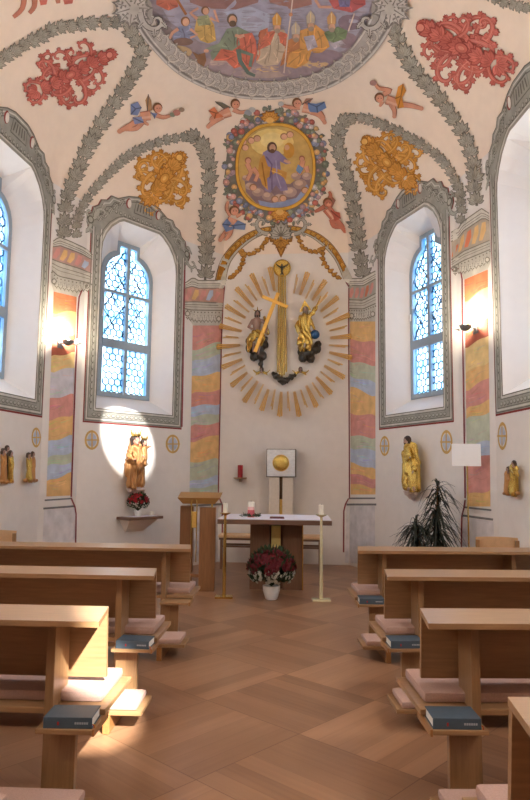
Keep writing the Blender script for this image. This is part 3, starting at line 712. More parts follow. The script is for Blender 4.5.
p.stroke([(293, -4), (291, 14), (287, 44), (284, 72)], 1.3, (226, 206, 190), 12); p.stroke([(355, 12), (349, 30)], 1.4, (226, 206, 190), 12); p.ell(291, 13, 2, 2, (190, 120, 80), 13)
fig([(322, -12), (364, -12), (366, 4), (352, 12), (334, 8)], (176, 70, 72), 5, [[(340, -6), (346, 8)]]); fig([(336, -12), (352, -12), (350, 6), (340, 6)], (96, 96, 148), 7); p.stroke([(314, -4), (320, 6), (332, 6)], 3, FLESH, 8)
p.build('ceiling_fresco', ceil, 'large oval ceiling fresco of robed figures with tall caps on clouds')
p = Paint(base=12)
O = [Vector(q) for q in foO]; I = [Vector(q) for q in foI]
def band(a, b, col, z):
    for i in range(len(O)-1):
        q = [O[i].lerp(I[i], a), O[i+1].lerp(I[i+1], a), O[i+1].lerp(I[i+1], b), O[i].lerp(I[i], b)]
        p.tri(q[0], q[1], q[2], (*lin(col), 1), .002+.0016*(p.base+z), 11); p.tri(q[0], q[2], q[3], (*lin(col), 1), .002+.0016*(p.base+z), 11)
band(0, 1, (160, 152, 146), 0); band(.03, .12, (206, 200, 192), 1); band(.16, .22, (130, 124, 118), 1); band(.26, .34, (206, 200, 192), 1); band(.36, .86, (176, 168, 162), 1); band(.88, .96, (204, 196, 188), 1)
acc = 0
for i in range(1, len(O)):
    m0 = O[i-1].lerp(I[i-1], .61); m1 = O[i].lerp(I[i], .61); acc += (m1-m0).length
    if acc > 6.5:
        acc = 0; a = math.atan2(m1.y-m0.y, m1.x-m0.x)
        curl(p, m1.x, m1.y, a+(PI/2 if i % 2 else -PI/2), 7, (200, 192, 182), (124, 118, 112), 1 if i % 2 else -1, 2); leaf(p, m1.x, m1.y, a, 6, (196, 188, 180), (122, 116, 110), .8, 2)
for cx, cy, sg in ((133, 8, -1), (391, 8, 1)):
    p.ell(cx+sg*-2, cy, 17, 17, (164, 158, 150), 4)
    for k in range(11): leaf(p, cx+sg*2, cy-2, k*2*PI/11, 19, jit((196, 190, 182)), (126, 120, 114), .6, 5+(k % 2)*2)
    curl(p, cx-sg*6, cy+2, PI/2, 16, (190, 184, 176), (100, 94, 90), sg, 9); p.ell(cx, cy-1, 5, 6, (190, 184, 174), 12)
p.build('painted_fresco_frame', ceil, 'grey painted scrollwork frame around the big oval fresco')
# ------------------------------------------------------------------ painted architecture of the walls
def poly_h(p, outer, hole, rgb, z=0):
    col = (*lin(rgb), 1); off = .002+.0016*(p.base+p.lay+z); P = [[Vector((q[0], q[1], 0)) for q in outer], [Vector((q[0], q[1], 0)) for q in hole]]
    fl = P[0]+P[1]
    for t in tessellate_polygon(P): p.tri(*[Vector((fl[i].x, fl[i].y)) for i in t], col, off, .16)
SUR = [(.90, 2.15), (.90, 4.87), (.96, 4.87), (1.0, 4.95), (.98, 5.05), (.91, 5.09), (.89, 5.18), (.80, 5.24), (.76, 5.33), (.66, 5.36), (.60, 5.44), (.48, 5.44), (.30, 5.53), (.14, 5.57)]
SURO = sym(SUR)
def scale_out(poly, d): return inset(poly, -d)
def surround(W, c, wall, label):
    p = Paint(W, 0, c); g = (160, 158, 149); dk = (102, 100, 92); lt = (208, 206, 198); red = (140, 62, 58)
    poly_h(p, [(x*1.018, z if z > 2.2 else z-.022) for x, z in SURO], OPEN, red, 0)
    poly_h(p, SURO, OPEN, g, 1)
    def track(k0, k1, col, z, w_): # line running inside the frame
        pts = []
        for s in (-1, 1):
            pass
        L = [(-.90+k0, 4.9), (-.90+k0, 2.15+k1), (.90-k0, 2.15+k1), (.90-k0, 4.9)]
        p.stroke(L[:2], w_, col, z); p.stroke(L[1:3], w_, col, z); p.stroke(L[2:], w_, col, z)
    track(.012, .012, dk, 2, .012); track(.035, .035, lt, 2, .018); track(.055, .055, dk, 3, .008); track(.165, .165, lt, 2, .022); track(.183, .183, dk, 3, .008); track(.145, .145, dk, 3, .008)
    inr = [(-x, z) for x, z in OPEN_R]+[(x, z) for x, z in reversed(OPEN_R)]; inr = inr[1:-1]
    mid = [(x*1.04, 4.58+(z-4.58)*1.06+.01) for x, z in inr]; p.stroke(mid, .022, lt, 3); p.stroke([(x*1.055, z+.02) for x, z in mid], .01, dk, 4)
    up_ = [(x*.93, z-.035) for x, z in SURO[2:-2]]; p.stroke(up_, .016, lt, 3); p.stroke([(x*.88, z-.075) for x, z in SURO[5:-5]], .012, dk, 4); p.stroke([(x*.995, z-.004) for x, z in SURO[2:-2]], .014, dk, 4)
    for s in (-1, 1): # beaded leaf chain on the sides, scrolls at the shoulders
        for i in range(27):
            z = 2.36+i*.092; p.ell(s*.80, z, .024, .05, dk, 2, 0, 8); p.ell(s*.80+.004, z+.005, .017, .040, (172, 172, 162), 3, 0, 8)
        for i in range(3): curl(p, s*(.92-.06*i), 4.93+.11*i, PI/2*(1 if i % 2 else -1), .14, (176, 176, 166), dk, s, 5)
        p.ell(s*.93, 4.98, .055, .06, dk, 7); p.ell(s*.93, 4.98, .036, .04, (176, 176, 166), 8)
        p.ell(s*.285, 5.425, .05, .075, red, 6); p.ell(s*.285+.012, 5.425, .036, .062, (222, 216, 208), 7); 
        for i in range(5): leaf(p, s*(.80-.09*i), 5.0+.085*i, PI/2+s*.5, .13, (170, 170, 160), dk, .7, 5)
    for i in range(19):
        x = -.74+i*.082; p.ell(x, 2.245, .036, .026, dk, 2, 0, 8); p.ell(x, 2.248, .028, .018, (172, 172, 162), 3, 0, 8)
        if abs(x) < .5: p.ell(x, 5.235, .03, .03, dk, 4, 0, 8); p.ell(x, 5.238, .02, .02, (176, 176, 166), 5, 0, 8)
    for k in range(-2, 3): p.stroke([(k*.06, 5.36), (k*.05, 5.47)], .02, dk, 5)
    p.stroke([(-.17, 5.32), (-.15, 5.50), (.15, 5.50), (.17, 5.32), (-.17, 5.32)], .014, dk, 5)
    return p.build('painted_window_surround', wall, label)
surround(WDL, CDL, walls['diag_left'], 'grey painted scrollwork surround of the window')
surround(WDR, CDR, walls['diag_right'], 'grey painted scrollwork surround of the window')
surround(WSL, CSL, walls['side_left'], 'grey painted scrollwork surround of the window')
surround(WSR, CSR, walls['side_right'], 'grey painted scrollwork surround of the window')

# marbled pilasters
MR, MO, MG, MBL, MY, MD = (212, 146, 136), (228, 184, 122), (188, 196, 174), (182, 196, 218), (234, 204, 140), (176, 92, 70)
def lerp2(a, b, t): return (a[0]+(b[0]-a[0])*t, a[1]+(b[1]-a[1])*t)
def shaft(name, wall, tl, tr, bl, br, bands, seed, label, base=0):
    """bands: (y at left edge, y at right edge, colour) from the top down."""
    rnd = random.Random(seed); p = Paint(base=base)
    def X(side, y):
        a, b = (tl, bl) if side == 0 else (tr, br); t = (y-a[1])/(b[1]-a[1]); return a[0]+(b[0]-a[0])*t
    yl, yr = tl[1], tr[1]; ph = 0
    def row(yl, yr, amp, ph):
        out = []
        for i in range(9):
            t = i/8; y = yl+(yr-yl)*t+(amp*math.sin(t*5+ph) if 0 < i < 8 else 0); out.append((X(0, y)*(1-t)+X(1, y)*t, y))
        return out
    prev = row(yl, yr, 0, 0)
    for k, (nl, nr, col) in enumerate(bands):
        ph = rnd.uniform(0, 6); last = k == len(bands)-1; cur = row(nl, nr, 0 if last else 1.4, ph)
        p.poly(prev+list(reversed(cur)), col)
        for i in range(7): # veins
            a = rnd.uniform(.12, .88); ll = [(lerp2(prev[j], cur[j], a+.05*math.sin(j*.9+i))) for j in range(9)]
            c_ = tuple(max(0, min(255, v+rnd.choice((-16, -9, 9, 14)))) for v in col); s0 = rnd.randint(0, 4); p.stroke(ll[s0:s0+rnd.randint(3, 5)], rnd.uniform(.5, 1.6), c_, 1, .3)
        prev = cur
    return p.build('painted_pilaster', wall, label)
shaft('l', walls['diag_left'], (192.7, 325), (221.5, 325), (189.3, 497), (218.3, 494.5),
      [(350, 342, MR), (361, 354, MG), (376, 372, MBL), (394, 389, MO), (407, 404, MR), (417, 414, MBL), (426, 422, MG), (442, 435, MR), (462, 459, MO), (481, 475, MG), (488, 485, MBL), (497, 494.5, MG)], 1,
      'marbled painted pilaster in red, green, blue and ochre bands behind the lectern')
shaft('r', walls['diag_right'], (350.2, 321), (375.4, 321), (350.8, 494.5), (375.6, 494.5),
      [(339, 342, MO), (362, 366, MR), (376, 383, MG), (387, 396, MBL), (413, 416, MO), (436, 438, MR), (448, 451, MG), (462, 469, MBL), (474, 479, MO), (484, 488, MR), (494.5, 494.5, MO)], 2,
      'marbled painted pilaster right of the altar wall')
shaft('pl', walls['pier_left'], (53.5, 291.5), (76.6, 297), (46.2, 496.5), (70.3, 495.5),
      [(313, 312, (212, 126, 84)), (337, 334, MO), (356, 352, MD), (372, 368, MY), (398, 394, (206, 204, 212)), (421, 415, MR), (441, 435, MO), (458, 452, MBL), (466, 462, MG), (481, 472, MBL), (496.5, 495.5, MO)], 3,  # ochre band above the lamp has the lamp's glow in its colour
      'marbled painted pilaster with lamp glow in its bands, behind the left wall lamp')
shaft('pr', walls['pier_right'], (464.5, 279.5), (488, 269.5), (467.6, 506.5), (490.6, 506.5),
      [(302, 287, (212, 126, 84)), (333, 318, MY), (348, 336, MD), (373, 362, MY), (391, 378, MO), (409, 399, MR), (419, 412, MO), (445, 441, MG), (461, 455, MBL), (495, 490, MR), (506.5, 506.5, MO)], 4,  # yellow band over the lamp is lamp glow painted into the marbling
      'marbled painted pilaster with lamp glow in its bands, behind the right wall lamp')
CG, CGD, CGL = (196, 192, 180), (128, 122, 110), (216, 212, 200)
def entab(wall, levels, label, frcols, seed):
    """five polylines from left to right: cornice top, frieze top, frieze bottom, capital top, capital bottom."""
    rnd = random.Random(seed); p = Paint(base=1)
    for k, col in enumerate((CGL, frcols[0], CG, CG)):
        p.poly(levels[k]+list(reversed(levels[k+1])), col)
    def between(k, t): # polyline between two levels sampled
        A = resample2(levels[k]); B = resample2(levels[k+1]); return [lerp2(a, b, t) for a, b in zip(A, B)]
    def resample2(l, n=12):
        P = [Vector(q) for q in l]; tot = sum((b-a).length for a, b in zip(P, P[1:])); out = []
        for i in range(n):
            d = tot*i/(n-1)
            for a, b in zip(P, P[1:]):
                L = (b-a).length
                if d <= L+1e-6: out.append(tuple(a.lerp(b, min(1, d/max(L, 1e-6))))); break
                d -= L
            else: out.append(tuple(P[-1]))
        return out
    for k, ts in ((0, (.05, .45, .7, .97)), (2, (.03, .35, .6, .95))):
        for i, t in enumerate(ts): p.stroke(between(k, t), 1.1 if i in (0, 3) else .7, CGD if i != 2 else (148, 144, 132), 2)
    T, B = resample2(levels[1]), resample2(levels[2])
    for i in range(1, 10, 2):
        c = rnd.choice(frcols[1:]); j = min(11, i+2); p.poly([lerp2(T[i], B[i], .15), lerp2(T[j-1], B[j-1], .12), lerp2(T[j-1], B[j-1], .5), lerp2(T[i], B[i], .88), lerp2(T[i-1], B[i-1], .85)], c, 1)
    T, B = resample2(levels[3]), resample2(levels[4])
    for i in range(1, 11):
        q = lerp2(T[i], B[i], .3); leaf(p, q[0], q[1], PI/2, 7, CGL, CGD, .7, 2+i % 2)
    for i in (1, 10):
        q = lerp2(T[i], B[i], .55); p.ell(q[0], q[1], 2.6, 2.8, CGD, 5); p.ell(q[0], q[1], 1.7, 1.9, CGL, 6)
    for i in range(12): q = lerp2(T[i], B[i], .12); p.ell(q[0], q[1], .8, .8, CGD, 3, n=6)
    return p.build('painted_capital', wall, label)
entab(walls['diag_left'], [[(184.5, 283), (189, 280), (192.5, 276.8), (198, 280.2), (227, 280)], [(184.3, 288.5), (192, 286.5), (198, 288.5), (224, 288.5)], [(184.2, 302), (193, 301.5), (223.5, 303)],
      [(184, 309), (191, 310.5), (222.5, 311)], [(184, 314), (191.5, 323), (192.7, 325.5), (221.5, 325.5)]], 'grey painted entablature and capital behind the lectern', [(196, 148, 132), MR, MBL, MO], 1)
entab(walls['diag_right'], [[(343, 278.5), (361.7, 278), (375.8, 270.6)], [(348, 285.4), (363.5, 286), (376, 279)], [(349.6, 299.5), (363.5, 300), (376, 293)],
      [(349.8, 309), (363.5, 309.5), (376, 304)], [(350, 321.5), (375.4, 321.5)]], 'grey painted entablature and capital right of the altar wall', [(170, 166, 152), MR, (206, 120, 90)], 2)
entab(walls['pier_left'], [[(52.8, 241), (58.5, 236.5), (70, 241), (85, 248), (92.5, 255)], [(52.5, 247), (60, 246), (80, 253.5), (92, 260)], [(51.8, 259), (60, 262), (80, 268.5), (91.5, 273.5)],
      [(51.5, 271), (58, 277), (79, 281.5), (91, 284)], [(51, 283), (53.5, 291.5), (76.6, 297), (83, 287), (91, 289.5)]], 'grey painted entablature and capital above the left wall lamp', [(190, 150, 140), MR, MBL, MO], 3)
entab(walls['pier_right'], [[(451.5, 232), (460, 227), (462, 222), (482, 208), (489.5, 213)], [(451.5, 242), (460, 237.5), (463, 232), (484, 218), (489.8, 221)], [(451.7, 260), (464, 251), (490.3, 240)],
      [(452, 268), (464, 261), (490.7, 250)], [(452, 272), (462, 272), (464, 279.5), (488, 269.5), (490.8, 262)]], 'grey painted entablature and capital above the right wall lamp', [(178, 164, 146), (214, 120, 84), MO], 4)
# plinth mouldings, red contour lines
REDLINE = (134, 62, 66); DADO = (214, 210, 212)
def plinth(wall, lines, dado, reds, label):
    p = Paint(base=0)
    if dado: p.poly(dado, DADO, 0)
    for l, w_, c in lines: p.stroke(l, w_, c, 2)
    for r in reds: p.stroke(r, 1.5, REDLINE, 3)
    p.build('painted_plinth', wall, label)
DK = (112, 112, 112)
plinth(walls['diag_left'], [([(188.5, 498.5), (219, 496.5)], 1.6, DK), ([(187, 506), (222, 504)], 2, DK)], [(188, 507), (217.8, 505), (217.8, 559), (189, 562)],
       [[(224.5, 286), (222.8, 305), (221.2, 345), (219.3, 440), (218.2, 494.5)], [(218.2, 495), (219.5, 498), (222.3, 505), (222.4, 561)], [(184.5, 270), (181.6, 426.9)]], 'painted plinth and dark red contour line behind the lectern')
plinth(walls['diag_right'], [([(348.8, 498.3), (375.6, 498.3)], 1.6, DK), ([(346.5, 504.5), (376.6, 504.5)], 2, DK)], [(349.9, 506), (375, 506), (375, 565), (349.9, 563)],
       [[(346, 282), (349, 287), (348.8, 330), (349.4, 440), (349.6, 498)]], 'painted plinth right of the altar wall')
plinth(walls['back'], [], [(346.5, 506), (348.6, 506), (348.6, 563), (345, 563)], [[(348.7, 498.5), (345.5, 504), (343.8, 511), (343.5, 566)]], 'dark red contour line at the right end of the altar wall')
plinth(walls['pier_left'], [([(44.3, 500.3), (71, 498.5)], 1.6, DK), ([(43, 508.6), (74, 506.2)], 2, DK)], [(44, 510), (75, 508), (75.5, 572), (40, 585)],
       [[(83, 287), (78.8, 297), (77.6, 310), (74.2, 400), (70.8, 497)], [(70.8, 498), (74.6, 507), (75.8, 514), (75, 572)]], 'painted plinth and dark red contour line below the left wall lamp')
plinth(walls['pier_right'], [([(464.6, 507.2), (491.8, 510.2)], 1.8, DK), ([(463, 515.5), (493.5, 519.6)], 2.2, DK)], [(463.5, 517.5), (493.6, 521.5), (495, 612), (461, 598)],
       [[(452, 270), (460.5, 268.5), (462.6, 279), (463.2, 340), (464.8, 440), (465.6, 498)], [(465.6, 500), (464.4, 508), (462.2, 516), (461.4, 600)]], 'painted plinth and dark red contour line below the right wall lamp')

# arch, swags and shell over the altar wall
p = Paint(base=0)
ao = smooth_line([(214.5, 281), (221, 259), (238, 239), (258, 228.5), (280, 225.5), (299, 226.5), (320, 234), (337, 250), (353, 279)], 4)
ai = smooth_line([(226, 281), (231, 262), (245, 246), (262, 235.5), (282, 232.5), (304, 234.5), (320, 244), (334, 259), (343, 279)], 4)
aO = [Vector(q) for q in ao]; aI = [Vector(q) for q in ai]
def aband(a, b, col, z):
    for i in range(len(aO)-1):
        q = [aO[i].lerp(aI[i], a), aO[i+1].lerp(aI[i+1], a), aO[i+1].lerp(aI[i+1], b), aO[i].lerp(aI[i], b)]
        off = .002+.0016*(p.base+z); p.tri(q[0], q[1], q[2], (*lin(col), 1), off, 11); p.tri(q[0], q[2], q[3], (*lin(col), 1), off, 11)
aband(0, 1, (190, 184, 170), 0); aband(.0, .08, (120, 84, 40), 1); aband(.1, .66, (176, 122, 48), 1); aband(.66, .72, (96, 64, 30), 2); aband(.92, 1.0, (130, 112, 92), 2)
for i in range(1, len(aO), 1):
    m0 = aO[i-1].lerp(aI[i-1], .38); m1 = aO[i].lerp(aI[i], .38); a = math.atan2(m1.y-m0.y, m1.x-m0.x) if i < 17 else math.atan2(m0.y-m1.y, m0.x-m1.x)
    leaf(p, m1.x, m1.y, a, 5.5, (214, 160, 70), (126, 84, 30), .8, 3)
for k in range(9): leaf(p, 281, 236, -PI/2+(k-4)*.42, 15-abs(k-4)*1.1, (176, 172, 162), (104, 100, 92), .7, 6+abs(k-4) % 2)
curl(p, 268, 234, PI, 11, (176, 172, 162), (104, 100, 92), 1, 9); curl(p, 294, 234, 0, 11, (176, 172, 162), (104, 100, 92), -1, 9)
SW = (188, 132, 54); SWD = (128, 84, 34)
for line in ([(267, 239), (262, 247), (254, 253), (245, 254), (241, 250)], [(242, 251), (243, 260), (240, 268), (234, 275), (228, 279)],
             [(298, 237), (302, 246), (310, 251), (319, 251), (323, 247)], [(323, 249), (323, 259), (327, 267), (334, 275), (341, 279)]):
    L = smooth_line(line, 4); p.stroke(L, 2.2, SWD, 1)
    for i in range(0, len(L)-1, 2): p.ell(L[i].x, L[i].y, 2.6, 2.3, SWD, 2); p.ell(L[i].x-.3, L[i].y-.3, 1.9, 1.6, jit(SW), 3); leaf(p, L[i].x, L[i].y, random.uniform(0, 6), 4, SW, SWD, .8, 3)
p.poly([(269, 236), (293, 236), (292, 242), (286, 243), (285, 250), (281, 258), (277, 250), (276, 243), (270, 242)], SWD, 3); p.poly([(271, 237), (291, 237), (290, 240), (284, 241.5), (283.5, 249), (281, 255), (278.5, 249), (278, 241.5), (272, 240)], SW, 4)
for k in range(5): leaf(p, 281, 240, PI/2+(k-2)*.55, 9, SW, SWD, .8, 5)
p.build('painted_arch', walls['back'], 'ochre and grey painted arch with hanging swags over the altar wall')

# painted consecration crosses: ochre ovals around pale blue crosses
def cross_oval(wall, x, y, rx, ry, label):
    p = Paint(base=0); p.ell(x, y, rx, ry, (206, 166, 96), 0, 0, 22); p.ell(x, y, rx*.74, ry*.78, (222, 218, 210), 1, 0, 22)
    p.ell(x, y, rx*.64, ry*.68, (176, 188, 206), 2, 0, 22)
    p.stroke([(x, y-ry*1.0), (x, y+ry*1.0)], rx*.2, (206, 166, 96), 3); p.stroke([(x-rx*1.0, y), (x+rx*1.0, y)], ry*.13, (206, 166, 96), 3)
    p.build('painted_cross', wall, label)
cross_oval(walls['side_left'], 36, 437.5, 4.6, 10, 'ochre painted oval cross on the left side wall')
cross_oval(walls['diag_left'], 91.7, 440, 7.2, 9.8, 'ochre painted oval cross left of the crowned statue')
cross_oval(walls['diag_left'], 172.6, 444, 7, 9.4, 'ochre painted oval cross right of the crowned statue')
cross_oval(walls['diag_right'], 384.8, 446, 4.8, 10, 'ochre painted oval cross left of the gilded saint')
cross_oval(walls['diag_right'], 446.6, 442, 6, 12, 'ochre painted oval cross right of the gilded saint')
cross_oval(walls['side_right'], 502.6, 436, 4.8, 14, 'ochre painted oval cross on the right side wall')
# ------------------------------------------------------------------ pews
def make_pew(s, L, label):
    """s = +1: runs to the right of the aisle, -1: to the left. Origin: aisle end of the book rest, on the floor."""
    root = thing('church_pew', label, 'pew', group='pews right of the aisle' if s > 0 else 'pews left of the aisle')
    def B(x0, x1, y0, y1, z0, z1, m, bev=.004):
        mb = MB(); a, b = sorted((s*x0, s*x1)); mb.box((a, y0, z0), (b, y1, z1), m, bev=bev); return mb
    mb = MB(); mb.hexa([(s*x, y, z) for z in (.805, .83) for x, y in ((0, 0), (L, 0), (L, .33), (.05, .33))], OAKX); mb.build('book_rest', root)
    mb = MB(); mb.hexa([(s*.05, .33, .495), (s*L, .33, .495), (s*L, .355, .495), (s*.05, .355, .495), (s*.045, .285, .805), (s*L, .285, .805), (s*L, .31, .805), (s*.045, .31, .805)], OAKX); mb.build('backrest', root)
    for x in ((.225, .265), (L-.36, L-.32)):
        B(x[0], x[1], .1, .30, 0, .805, OAKZ).build('post', root)
    B(-.01, L, .12, .60, .395, .42, OAKX).build('seat', root)
    cu = MB(); a, b = sorted((s*.03, s*(L-.02))); cu.box((a, .20, .42), (b, .59, .47), FELT, bev=.02); cu.build('seat_cushion', root, smooth=True)
    shf = B(0, .245, -.05, .17, .372, .392, OAKX).build('book_shelf', root)
    B(-.012, .0, -.05, .17, .366, .396, OAKD).build('shelf_edge', shf)
    for x in (.10, L-.30): B(x, x+.14, .05, .09, 0, .372, OAKZ).build('leg', root)
    # kneeler on the aisle-side rear of the pew
    B(-.02, L-.1, -.33, -.05, .10, .125, OAKX).build('kneeler', root)
    cu = MB(); a, b = sorted((s*.01, s*(L-.13))); cu.box((a, -.32, .125), (b, -.06, .165), FELT, bev=.016); cu.build('kneeler_cushion', root, smooth=True)
    for x in (.16, L-.36): B(x, x+.04, -.34, .05, 0, .10, OAKD).build('kneeler_support', root)
    return root
RP = [(.81, 5.67), (.80, 4.30), (.74, 3.00), (.70, 1.72)]; LP = [(-.62, 5.66), (-.69, 4.22), (-.72, 2.96), (-.80, 1.62)]
RR, LR = math.radians(1.5), math.radians(-2.5)
rl = ['front oak pew on the right, below the potted plant and the white panel', 'second oak pew from the altar on the right side of the aisle', 'third oak pew from the altar on the right, its full book rest end in view', 'nearest oak pew on the right, cut off at the bottom right corner']
ll = ['front oak pew on the left, beside the lectern', 'second oak pew from the altar on the left side of the aisle', 'third oak pew from the altar on the left, bright light patch on its backrest', 'nearest oak pew on the left, cut off at the bottom left corner']
pr = make_pew(1, 1.72, rl[0]); pr.location = (*RP[0], 0); pr.rotation_euler = (0, 0, RR)
for (x, y), lb in zip(RP[1:], rl[1:]): dup(pr, (x, y, 0), RR, lb)
pl = make_pew(-1, 2.25, ll[0]); pl.location = (*LP[0], 0); pl.rotation_euler = (0, 0, LR)
for (x, y), lb in zip(LP[1:], ll[1:]): dup(pl, (x, y, 0), LR, lb)
# hymn books on the pew shelves
def make_book(label, cloth):
    root = thing('hymn_book', label, 'book', group='hymn books on the pew shelves')
    w, d, h = .105, .075, .046
    mb = MB(); mb.box((-w, -d, 0), (w, d, .004), cloth, bev=.0015); mb.box((-w, -d, h-.004), (w, d, h), cloth, bev=.0015); mb.box((-w, -d-.001, 0), (w, -d+.004, h), cloth, bev=.0015); mb.build('cover', root)
    mb = MB(); mb.box((-w+.005, -d+.004, .004), (w-.005, d-.006, h-.004), PAPER); mb.build('pages', root, label='cream block of pages')
    mb = MB()
    for i in range(6): mb.box((.03+i*.010, -d-.0018, .018), (.038+i*.010, -d-.0009, .027), PRINT)
    mb.build('silver_print', root)
    mb = MB(); mb.box((-.045, -d-.0018, .014), (-.037, -d-.0009, .028), RIBBONR); mb.build('red_emblem', root)
    for i, m in enumerate((RIBBONR, RIBBONY)):
        mb = MB(); x = w-.012-i*.012; mb.tube([(x, -d+.01, .02), (w+.008, -d+.004+i*.01, .012), (w+.012, -d-.004, -.02+i*.008)], .0022, m, 5); mb.build('ribbon', root)
    return root
bk = make_book('dark hymn book on the shelf of the third right pew', NAVY)
def on_pew(P, R, s, t, y, z=.392):
    a = Vector((s*t, y)); c, s_ = math.cos(R), math.sin(R); return (P[0]+a.x*c-a.y*s_, P[1]+a.x*s_+a.y*c, z)
bk.location = on_pew(RP[2], RR, 1, .112, .04); bk.rotation_euler = (0, 0, RR-.03)
dup(bk, on_pew(RP[1], RR, 1, .115, .04), RR+.02, 'dark hymn book on the shelf of the second right pew')
dup(bk, on_pew(RP[0], RR, 1, .112, .04), RR-.04, 'dark hymn book on the shelf of the front right pew')
dup(bk, on_pew(LP[2], LR, -1, .112, .04), LR+.04, 'blue hymn book with coloured ribbons on the shelf of the third left pew')
dup(bk, on_pew(LP[1], LR, -1, .112, .04), LR-.05, 'blue hymn book with ribbons at the aisle end of the second left pew')

# ------------------------------------------------------------------ altar
def px(x, y, Y): return atY(x, y, Y)
t = thing('altar_table', 'stone-grey wooden altar table with a pillar of upright slabs, behind the red flowers', 'altar', (.16, 8.5, 0), -.05)
def part(name, par, boxes, label=None, bev=.004, M=None):
    mb = MB()
    for a, b, m in boxes: mb.box(a, b, m, M, bev)
    return mb.build(name, par, label=label)
part('altar_top', t, [((-.70, -.5, .85), (.69, .48, .905), WALNUTX)])
part('slab', t, [((-.33, -.02, 0), (-.08, .34, .815), WALNUT)]); part('slab', t, [((.09, -.02, 0), (.335, .34, .815), WALNUT)])
part('core', t, [((-.08, .10, 0), (.09, .30, .815), WALNUT)])
part('lit_niche', t, [((-.06, .0, .42), (.06, .015, .80), mat('pale brass sheet', (246, 226, 150), .3, .3))], 'bright brass niche plate')
part('brass_edge', t, [((.335, -.025, 0), (.35, .34, .83), BRASS), ((.0, -.02, .815), (.335, .0, .83), BRASS)], 'brass edging')
part('spacer', t, [((x-.02, .1, .815), (x+.02, .14, .85), STEEL) for x in (-.26, -.0, .22)])
cl = MB(); cl.box((-.70, -.44, .905), (.685, .475, .911), LINEN, bev=.002); cl.box((-.08, -.46, .9055), (.1, -.3, .913), LINEN, bev=.001)
o = cl.build('altar_cloth'); o.location = t.location; o.rotation_euler = t.rotation_euler; tag(o, 'white linen cloth covering the top of the altar', 'altar cloth')
mb = MB(); mb.box((-.09, -.06, 0), (.09, .06, .012), mat('dark red leather', (112, 60, 60), .6), bev=.004); mb.box((-.085, -.055, .012), (.085, .055, .02), mat('dark red leather', (112, 60, 60)), bev=.004)
o = mb.build('leather_folder'); q = px(277, 517, 8.2); o.location = (q.x, 8.2, .9135); tag(o, 'small dark red folder lying at the middle of the altar', 'folder')
t = thing('banded_candle', 'pink and white banded candle on the altar, ringed by green twigs', 'candle', (px(251, 514, 8.4).x, 8.4, .911))
mb = MB(); mb.lathe([(.045, 0), (.045, .09)], mat('rose wax', (206, 96, 104), .5), n=18); mb.build('candle_base', t, True)
mb = MB(); mb.lathe([(.042, .09), (.042, .13)], mat('pale pink wax', (236, 190, 188), .5), n=18); mb.lathe([(.0421, .13), (.041, .19), (.03, .195)], WAX, n=18); mb.build('candle_top', t, True)
mb = MB(); mb.tube([(0, 0, .19), (0, 0, .21)], .002, STEEL, 5); mb.build('wick', t)
mb = MB()
for i in range(90):
    a = random.uniform(0, 2*PI); r = random.uniform(.06, .13); c_ = Vector((r*math.cos(a), r*.8*math.sin(a), random.uniform(.0, .02)))
    d = Vector((random.uniform(-1, 1), random.uniform(-1, 1), random.uniform(0, .7))).normalized()*.045
    mb.tube([c_, c_+d*.5, c_+d], [.004, .005, .001], LEAF, 4)
o = mb.build('twig_wreath'); o.location = t.location+Vector((0, 0, .008)); tag(o, 'flat wreath of green twigs around the banded candle on the altar', 'wreath')

def candlestick(x, y, top, label, gold):
    t = thing('candlestick', label, 'candlestick', (x, y, 0), 0, 'tall brass candlesticks flanking the altar')
    part('foot', t, [((-.105, -.075, 0), (.105, .075, .022), gold)])
    mb = MB(); mb.lathe([(.021, .022), (.019, .5), (.015, top)], gold, n=14); stm = mb.build('stem', t, True)
    mb = MB(); mb.lathe([(.012, top-.03), (.02, top-.02), (.065, top), (.067, top+.008), (.01, top+.008)], gold, n=24); mb.build('drip_tray', stm, True)
    o = thing('white_candle', 'white candle on the '+('left' if x < 0 else 'right')+' brass candlestick', 'candle', (x, y, top+.008), 0, 'white candles on the candlesticks')
    mb = MB(); mb.lathe([(.031, 0), (.031, .11), (.024, .113), (.022, .108)], WAX, n=18); mb.build('wax', o, True)
    mb = MB(); mb.tube([(0, 0, .105), (.002, 0, .125)], .0018, STEEL, 5); mb.build('wick', o)
candlestick(-.46, 7.93, .985, 'tall slim brass candlestick at the left front corner of the altar', BRASS)
candlestick(.68, 7.80, .985, 'tall pale gleaming candlestick at the right front corner of the altar', mat('pale polished brass', (250, 238, 200), .25, .4))

